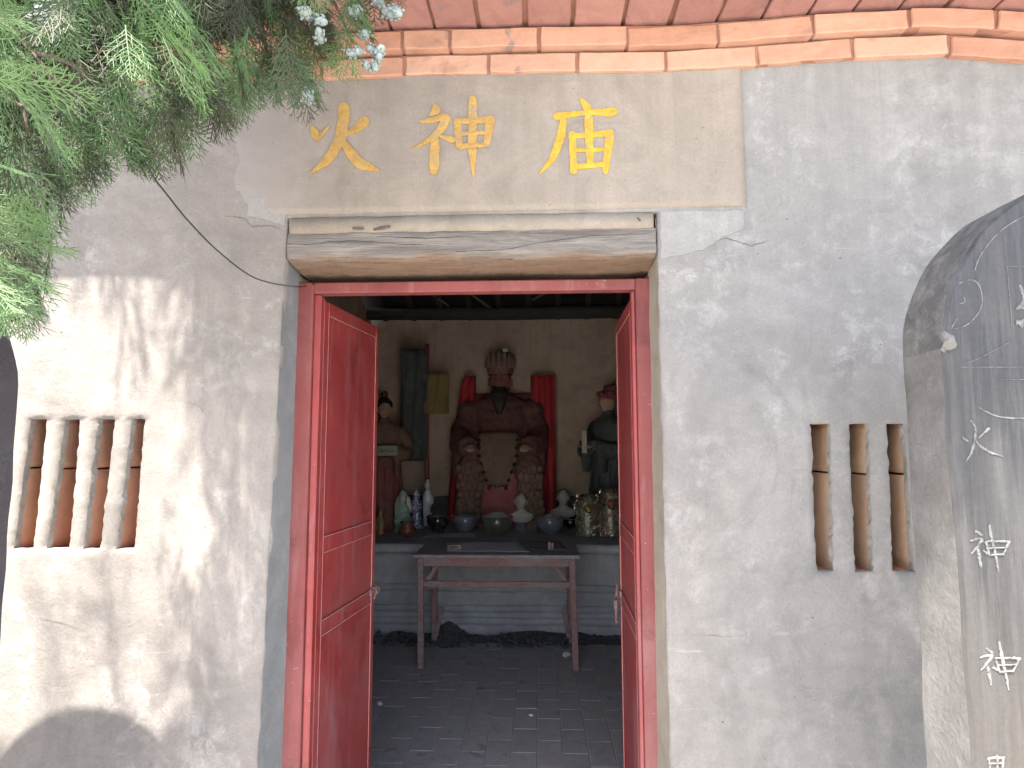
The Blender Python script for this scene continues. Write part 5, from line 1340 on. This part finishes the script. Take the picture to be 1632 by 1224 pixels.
# ================================================================== THE TREE
def leaf_mat(name, a, b, rough=.6, trans=.25):
    mt, nt, bs = new_mat(name); n = N(nt)
    col = n.mix(n.rand(), a, b)
    col = n.mix(.5, col, n.ramp(n.noise(12, 4, .6), [(.3, .55), (.7, 1.0)]), 'MULTIPLY')
    n.L(col, bs.inputs['Base Color']); bs.inputs['Roughness'].default_value = rough
    tr = nt.nodes.new('ShaderNodeBsdfTranslucent'); n.L(n.mix(1.0, col, (1.0, 1.2, .6), 'MULTIPLY'), tr.inputs[0])
    ms = nt.nodes.new('ShaderNodeMixShader'); ms.inputs[0].default_value = trans
    out = nt.nodes['Material Output']; n.L(bs.outputs[0], ms.inputs[1]); n.L(tr.outputs[0], ms.inputs[2]); n.L(ms.outputs[0], out.inputs[0])
    return mt
M['leafA'] = leaf_mat('scale_leaf_green', (.050, .115, .036), (.082, .160, .060))
M['leafB'] = leaf_mat('old_scale_leaf', (.034, .050, .020), (.066, .076, .042))
M['leafC'] = leaf_mat('fresh_scale_leaf', (.070, .165, .038), (.10, .185, .07))
M['bark'] = wood_mat('cypress_bark', (.10, .07, .05), (.19, .14, .11), (.14, .11, .09), axis_scale=(10, 10, 1.4))
M['cone'] = mottled('glaucous_cone', (.17, .22, .215), (.27, .33, .325), 60, .8, .5, .002, rand=.25)

def spray_geo(seed, L_, dense=1.0, w=.0016, levels=3):
    """a flat fan of scale-leaved twigs lying in the xz plane, growing along -z from the origin"""
    R2 = random.Random(seed); g = G()
    def seg(a, b, wa, wb):
        t = (b - a); l = t.length
        if l < 1e-5: return
        t /= l; s = Vector((t.z, 0, -t.x)); s = s.normalized() if s.length > .1 else Vector((1, 0, 0)); up = Vector((0, 1, 0))
        vs = [a + s * wa, a + up * wa * .55, a - s * wa, a - up * wa * .55, b + s * wb, b + up * wb * .55, b - s * wb, b - up * wb * .55]
        g.add(vs, [(0, 1, 5, 4), (1, 2, 6, 5), (2, 3, 7, 6), (3, 0, 4, 7), (4, 5, 6, 7)])
    def grow(p, ang, l, lev, wd, yb):
        n = max(2, int(l / (.0125 / dense))) if lev < levels else 1
        side = R2.choice((-1, 1)); a = ang; bend = R2.uniform(-.5, .5) * (.4 if lev == 1 else .8)
        for i in range(n):
            st_ = l / n; q = p + Vector((sin(a) * st_, yb * st_ + R2.uniform(-.05, .05) * st_, -cos(a) * st_))
            seg(p, q, wd * (1 - .4 * i / n), wd * (1 - .4 * (i + 1) / n)); p = q; a += bend / n
            if lev < levels:
                fr = (i + 1) / n
                lf = (l * (.46 if lev == 1 else .40)) * (sin(pi * min(1, fr * .85 + .18)) ** .7) * R2.uniform(.7, 1.1)
                if lf > .004: grow(p, a + side * R2.uniform(.55, .8), lf, lev + 1, wd * .85, yb + R2.uniform(-.35, .35) * .5)
                side = -side
                if lev == 1 and dense > .8 and lf > .012: grow(p, a + side * R2.uniform(.5, .75), lf * .9, lev + 1, wd * .85, yb + R2.uniform(-.3, .3))
    grow(Vector((0, 0, 0)), 0, L_, 1, w, 0)
    return g
SPR = [spray_geo(i, .17 + .02 * (i % 3), w=.0015) for i in range(9)]
SPRM = []
for i, s in enumerate(SPR):
    me = s.mesh('leaf_spray'); me.materials.append(M['leafA']); SPRM.append(me)
print('spray tris', [len(m.polygons) * 2 for m in SPRM])
tree = thing('arborvitae_tree', 'arborvitae tree hanging dense green scale leaved sprays and pale cones into the upper left', 'tree', (-2.35, .1, 0))
TL = tree.location
def rel(p): return Vector(p) - Vector(TL)
G().tube([rel(p) for p in ((-2.45, .1, -.05), (-2.43, .1, .8), (-2.40, .12, 1.8), (-2.40, .12, 2.9), (-2.42, .1, 4.1), (-2.40, .05, 5.4), (-2.45, .1, 6.6))], [.17, .14, .125, .105, .08, .05, .02], 14).wobble(.02, 5).obj('trunk', M['bark'], tree, smooth=True)
poly = [(-60, -60), (648, -60), (640, 8), (612, 30), (600, 84), (560, 92), (515, 108), (500, 130), (494, 196), (468, 176), (430, 186), (372, 226), (342, 226), (308, 206), (292, 262), (268, 286), (236, 280), (200, 270), (160, 272), (148, 306), (128, 332), (100, 378), (60, 420), (42, 470), (36, 520), (0, 540), (-60, 560)]
def inside(x, y, pl=poly):
    c = False; n = len(pl)
    for i in range(n):
        x1, y1 = pl[i]; x2, y2 = pl[(i + 1) % n]
        if (y1 > y) != (y2 > y) and x < (x2 - x1) * (y - y1) / (y2 - y1) + x1: c = not c
    return c
limbs = [[(-2.42, .12, 2.0), (-1.6, .55, 2.25), (-1.05, .85, 2.42), (-.6, 1.0, 2.44), (-.25, 1.12, 2.36)], [(-2.42, .12, 1.7), (-1.7, .5, 1.95), (-1.25, .75, 2.05), (-.95, .85, 1.95)],
         [(-2.42, .12, 2.6), (-1.5, .2, 2.85), (-.9, .3, 3.0), (-.3, .4, 2.95)], [(-2.42, .12, 3.6), (-1.2, .3, 4.1), (0, .5, 4.4), (1.2, .6, 4.5), (2.2, .6, 4.4)],
         [(-2.42, .12, 4.2), (-1.0, -.3, 4.7), (.3, -.4, 5.0), (1.6, -.3, 5.1)], [(-2.42, .12, 4.4), (-1.2, -.1, 4.7), (-.2, .6, 4.8), (1.0, .9, 4.7), (2.0, 1.0, 4.5)]]
for k, l in enumerate(limbs):
    pts = spline([Vector(q) for q in l], 6); n = len(pts)
    G().tube([rel(p) for p in pts], [(.038 if k > 2 else .024) * (1 - .8 * i / (n - 1)) + .003 for i in range(n)], 8).wobble(.008, 7, k).obj('limb', M['bark'], tree, smooth=True)
def orient(d, roll):
    q = Vector(d).normalized().to_track_quat('-Z', 'Y'); return (q @ Euler((0, 0, roll)).to_quaternion())
sprays = 0
def add_spray(tip, d, L_, mat, sc=1.0, roll=None):
    global sprays
    i = rnd.randrange(len(SPRM)); base = Vector(tip) - Vector(d).normalized() * L_
    s = L_ / (.17 + .02 * (i % 3))
    o = link('leaf_spray', SPRM[i], tree)
    o.location = rel(base); o.rotation_mode = 'QUATERNION'; o.rotation_quaternion = orient(d, rnd.uniform(-1.0, 1.0) if roll is None else roll); o.scale = (s, s, s)
    o.material_slots[0].link = 'OBJECT'; o.material_slots[0].material = mat; sprays += 1
    return base
def depth_at(px): return .80 + .42 * min(1, max(0, (px + 40) / 640))
# edge sprays first, then the mass
edge_tips = [(292, 278), (262, 290), (236, 288), (268, 262), (210, 278), (180, 262), (160, 250), (146, 308), (120, 330), (110, 312), (92, 378), (70, 400), (55, 425), (40, 470), (58, 500), (60, 520), (34, 545), (342, 230), (365, 214), (322, 200), (385, 190), (410, 178), (440, 176), (462, 172), (496, 196), (488, 170), (480, 130), (300, 210), (508, 108), (525, 84), (545, 130), (598, 70), (620, 30), (640, 14), (570, 50), (0, 540), (15, 500), (20, 450)]
edge_tips = edge_tips + [(x + rnd.uniform(-22, 12), y - rnd.uniform(4, 30)) for x, y in edge_tips] + [(x + rnd.uniform(-30, 8), y - rnd.uniform(12, 50)) for x, y in edge_tips]
for (x, y) in edge_tips:
    Y = depth_at(x) + rnd.uniform(-.08, .10); tip = P(x, y, Y)
    add_spray(tip, (rnd.uniform(-.15, .55), rnd.uniform(-.35, .35), -1), rnd.uniform(.11, .17), M[rnd.choice(['leafA', 'leafA', 'leafB', 'leafB', 'leafC'])])
while sprays < 278:
    x, y = rnd.uniform(-60, 640), rnd.uniform(-60, 540)
    if not inside(x, y + 18) or (x > 470 and rnd.random() < .45): continue
    Y = depth_at(x) + rnd.uniform(-.16, .30); tip = P(x, y, Y)
    add_spray(tip, (rnd.uniform(-.3, .6), rnd.uniform(-.5, .5), -1), rnd.uniform(.10, .17), M[rnd.choice(['leafA', 'leafB', 'leafB', 'leafA', 'leafC'] if x < 330 else ['leafB', 'leafB', 'leafA'])])
# close, large, bright sprays
for (a, b, Y) in (((-30, 95), (95, 108), .50), ((5, 110), (118, 262), .50), ((-30, 120), (152, 152), .47), ((-40, 20), (52, 36), .48), ((-30, 30), (40, 10), .5), ((-20, 255), (42, 280), .55), ((-40, 350), (58, 372), .6), ((-40, 370), (130, 402), .60), ((-30, 400), (105, 470), .6), ((-40, 430), (40, 500), .58), ((-50, 330), (90, 350), .62), ((250, -30), (296, 30), .62), ((270, -20), (360, 132), .72), ((240, 30), (330, 110), .7), ((200, 40), (210, 130), .75), ((225, 60), (240, 170), .78), ((300, 40), (330, 190), .8), ((260, 60), (300, 160), .74)):
    A, B = P(*a, Y), P(*b, Y + rnd.uniform(-.03, .03)); d = B - A
    add_spray(B, d, d.length, M[rnd.choice(['leafC', 'leafA'])], roll=rnd.uniform(-.5, .5))
print('sprays', sprays)
# twigs that carry them
tg = 0
for _ in range(34):
    x, y = rnd.uniform(-20, 560), rnd.uniform(-40, 250)
    if not inside(x, y + 60): continue
    Y = depth_at(x) + rnd.uniform(-.05, .2); b = P(x, y, Y); a = b + Vector((rnd.uniform(-.25, -.05), rnd.uniform(-.1, .1), rnd.uniform(.08, .25)))
    G().tube(spline([rel(a), rel((a + b) / 2 + Vector((0, 0, .02))), rel(b)], 4), [.0042 - .0003 * i for i in range(9)], 5).obj('twig', M['bark'], tree, smooth=True)
# cones
cg = G(); cg.ball((0, 0, 0), (.0075, .0075, .0095), 12, 9)
for k in range(6):
    a = k * 2.1; z = -.006 + .0028 * k
    c = Vector((cos(a) * .0068, sin(a) * .0068, z)); cg.tube([c, c + Vector((cos(a) * .003, sin(a) * .003, .0012)), c + Vector((cos(a) * .0042, sin(a) * .0042, .004))], [.0030, .0022, .0007], 6)
cme = cg.mesh('cone', True); cme.materials.append(M['cone'])
for (x, y) in [(583, 54), (590, 78), (572, 82), (560, 84), (597, 84), (606, 80), (585, 104), (598, 106), (578, 58), (604, 92), (486, 18), (494, 26), (508, 52), (510, 60), (570, 15), (566, 20), (606, 6), (616, 18), (628, 14), (624, 24), (600, 2), (634, 20), (488, 150), (492, 158), (76, 12), (84, 22), (70, 30), (92, 36), (80, 4), (66, 18), (88, 48), (512, 34)]:
    Y = depth_at(x) - .03 + rnd.uniform(-.02, .02); o = link('cone', cme, tree); o.location = rel(P(x, y, Y if x > 100 else .8)); s = rnd.uniform(.95, 1.25); o.scale = (s, s, s * rnd.uniform(.9, 1.2))
    o.rotation_euler = (rnd.uniform(0, 6), rnd.uniform(0, 6), rnd.uniform(0, 6))
# filler foliage behind the counted sprays and the crown overhead
LOW = [spray_geo(50 + i, .26, dense=.42, w=.0042, levels=3) for i in range(4)]
print('low tris', [len(g_.f) for g_ in LOW])
def crown(name, spots, mat):
    import numpy as np
    AV, AF, off = [], [], 0
    data = [(np.array(g_.v), [tuple(f) for f in g_.f]) for g_ in LOW]
    quads = [np.array([f for f in fs if len(f) == 4]) for _, fs in data]
    for (p, d, s, roll) in spots:
        k = rnd.randrange(len(LOW)); v, _ = data[k]; R_ = np.array(orient(d, roll).to_matrix())
        AV.append(v @ R_.T * s + np.array(p)); AF.append(quads[k] + off); off += len(v)
    V_ = np.concatenate(AV); F_ = np.concatenate(AF)
    me = bpy.data.meshes.new(name); me.vertices.add(len(V_)); me.vertices.foreach_set('co', V_.ravel())
    me.loops.add(F_.size); me.loops.foreach_set('vertex_index', F_.ravel().astype('i')); me.polygons.add(len(F_)); me.polygons.foreach_set('loop_start', np.arange(0, F_.size, 4, dtype='i'))
    me.update(); me.validate(); print(name, len(F_)); return link(name, me, tree, mat, kind='stuff')
spots = []
while len(spots) < 1400:
    x, y = rnd.uniform(-120, 500), rnd.uniform(-160, 480)
    if not inside(x + 32, y + 72) and not (y < -20): continue
    p = P(x, y, depth_at(x) + rnd.uniform(.04, .36)); p = p + Vector((-.04, 0, .18))
    spots.append((rel(p), (rnd.uniform(-.5, .6), rnd.uniform(-.5, .5), -1), rnd.uniform(.3, .5), rnd.uniform(-1.5, 1.5)))
for _ in range(420):
    x, y = rnd.uniform(230, 490), rnd.uniform(-90, 80)
    if not inside(x + 8, y + 60): continue
    p = P(x, y, depth_at(x) + rnd.uniform(.02, .3)) + Vector((-.02, 0, .08))
    spots.append((rel(p), (rnd.uniform(-.5, .5), rnd.uniform(-.5, .5), -1), rnd.uniform(.24, .36), rnd.uniform(-1.5, 1.5)))
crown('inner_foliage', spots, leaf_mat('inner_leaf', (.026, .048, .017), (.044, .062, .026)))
# unseen crown overhead, its leaves placed to shade the wall around a sun gap
def shade(u, v):
    """how thick the crown stands in the sun's path to the wall spot (u, v)"""
    e = -1.20 + .36 * min(1, max(0, (1.98 - v) / .55)) + .05 * max(0, 1.35 - v)
    nz = .10 * noise.noise(Vector((u * 2.2, v * 2.2, 3))) 
    if v < .45: return 0.0 if u < -.1 else .6
    if v > 2.22: return .8
    edge = min(1, max(0, (u - e + nz * .4) / .10))
    if v < 1.10 and u < e + .1:
        return .05 + .34 * max(0, noise.noise(Vector((u * 7 + v * 1.4, v * 1.1, 1))) + .25) * min(1, (1.10 - v) / .12) * 1.6
    hx, hz_ = u - 1.03, v - 1.12
    if hx * hx / .010 + hz_ * hz_ / .012 < 1: return .02
    return edge
spots = []; tries = 0
while tries < 15000:
    tries += 1
    u, v = rnd.uniform(-2.3, 2.7), rnd.uniform(.2, 2.9)
    if rnd.random() > min(shade(u, v), shade(u - .09, v), shade(u, v - .10), shade(u, v + .10), shade(u + .06, v)): continue
    z = rnd.uniform(3.35, 5.3); k = (z - v) / 1.29; p = Vector((u - .16 * k, W - .58 * k, z))
    if p.y > W - .55 and z < 3.6: continue
    spots.append((rel(p) , (rnd.uniform(-1, 1), rnd.uniform(-1, 1), -.8), rnd.uniform(.85, 1.35), rnd.uniform(-3, 3)))
    if len(spots) >= 4200: break
crown('crown', spots, M['leafA'])
print('crown sprays', len(spots), 'floor bricks', cnt)
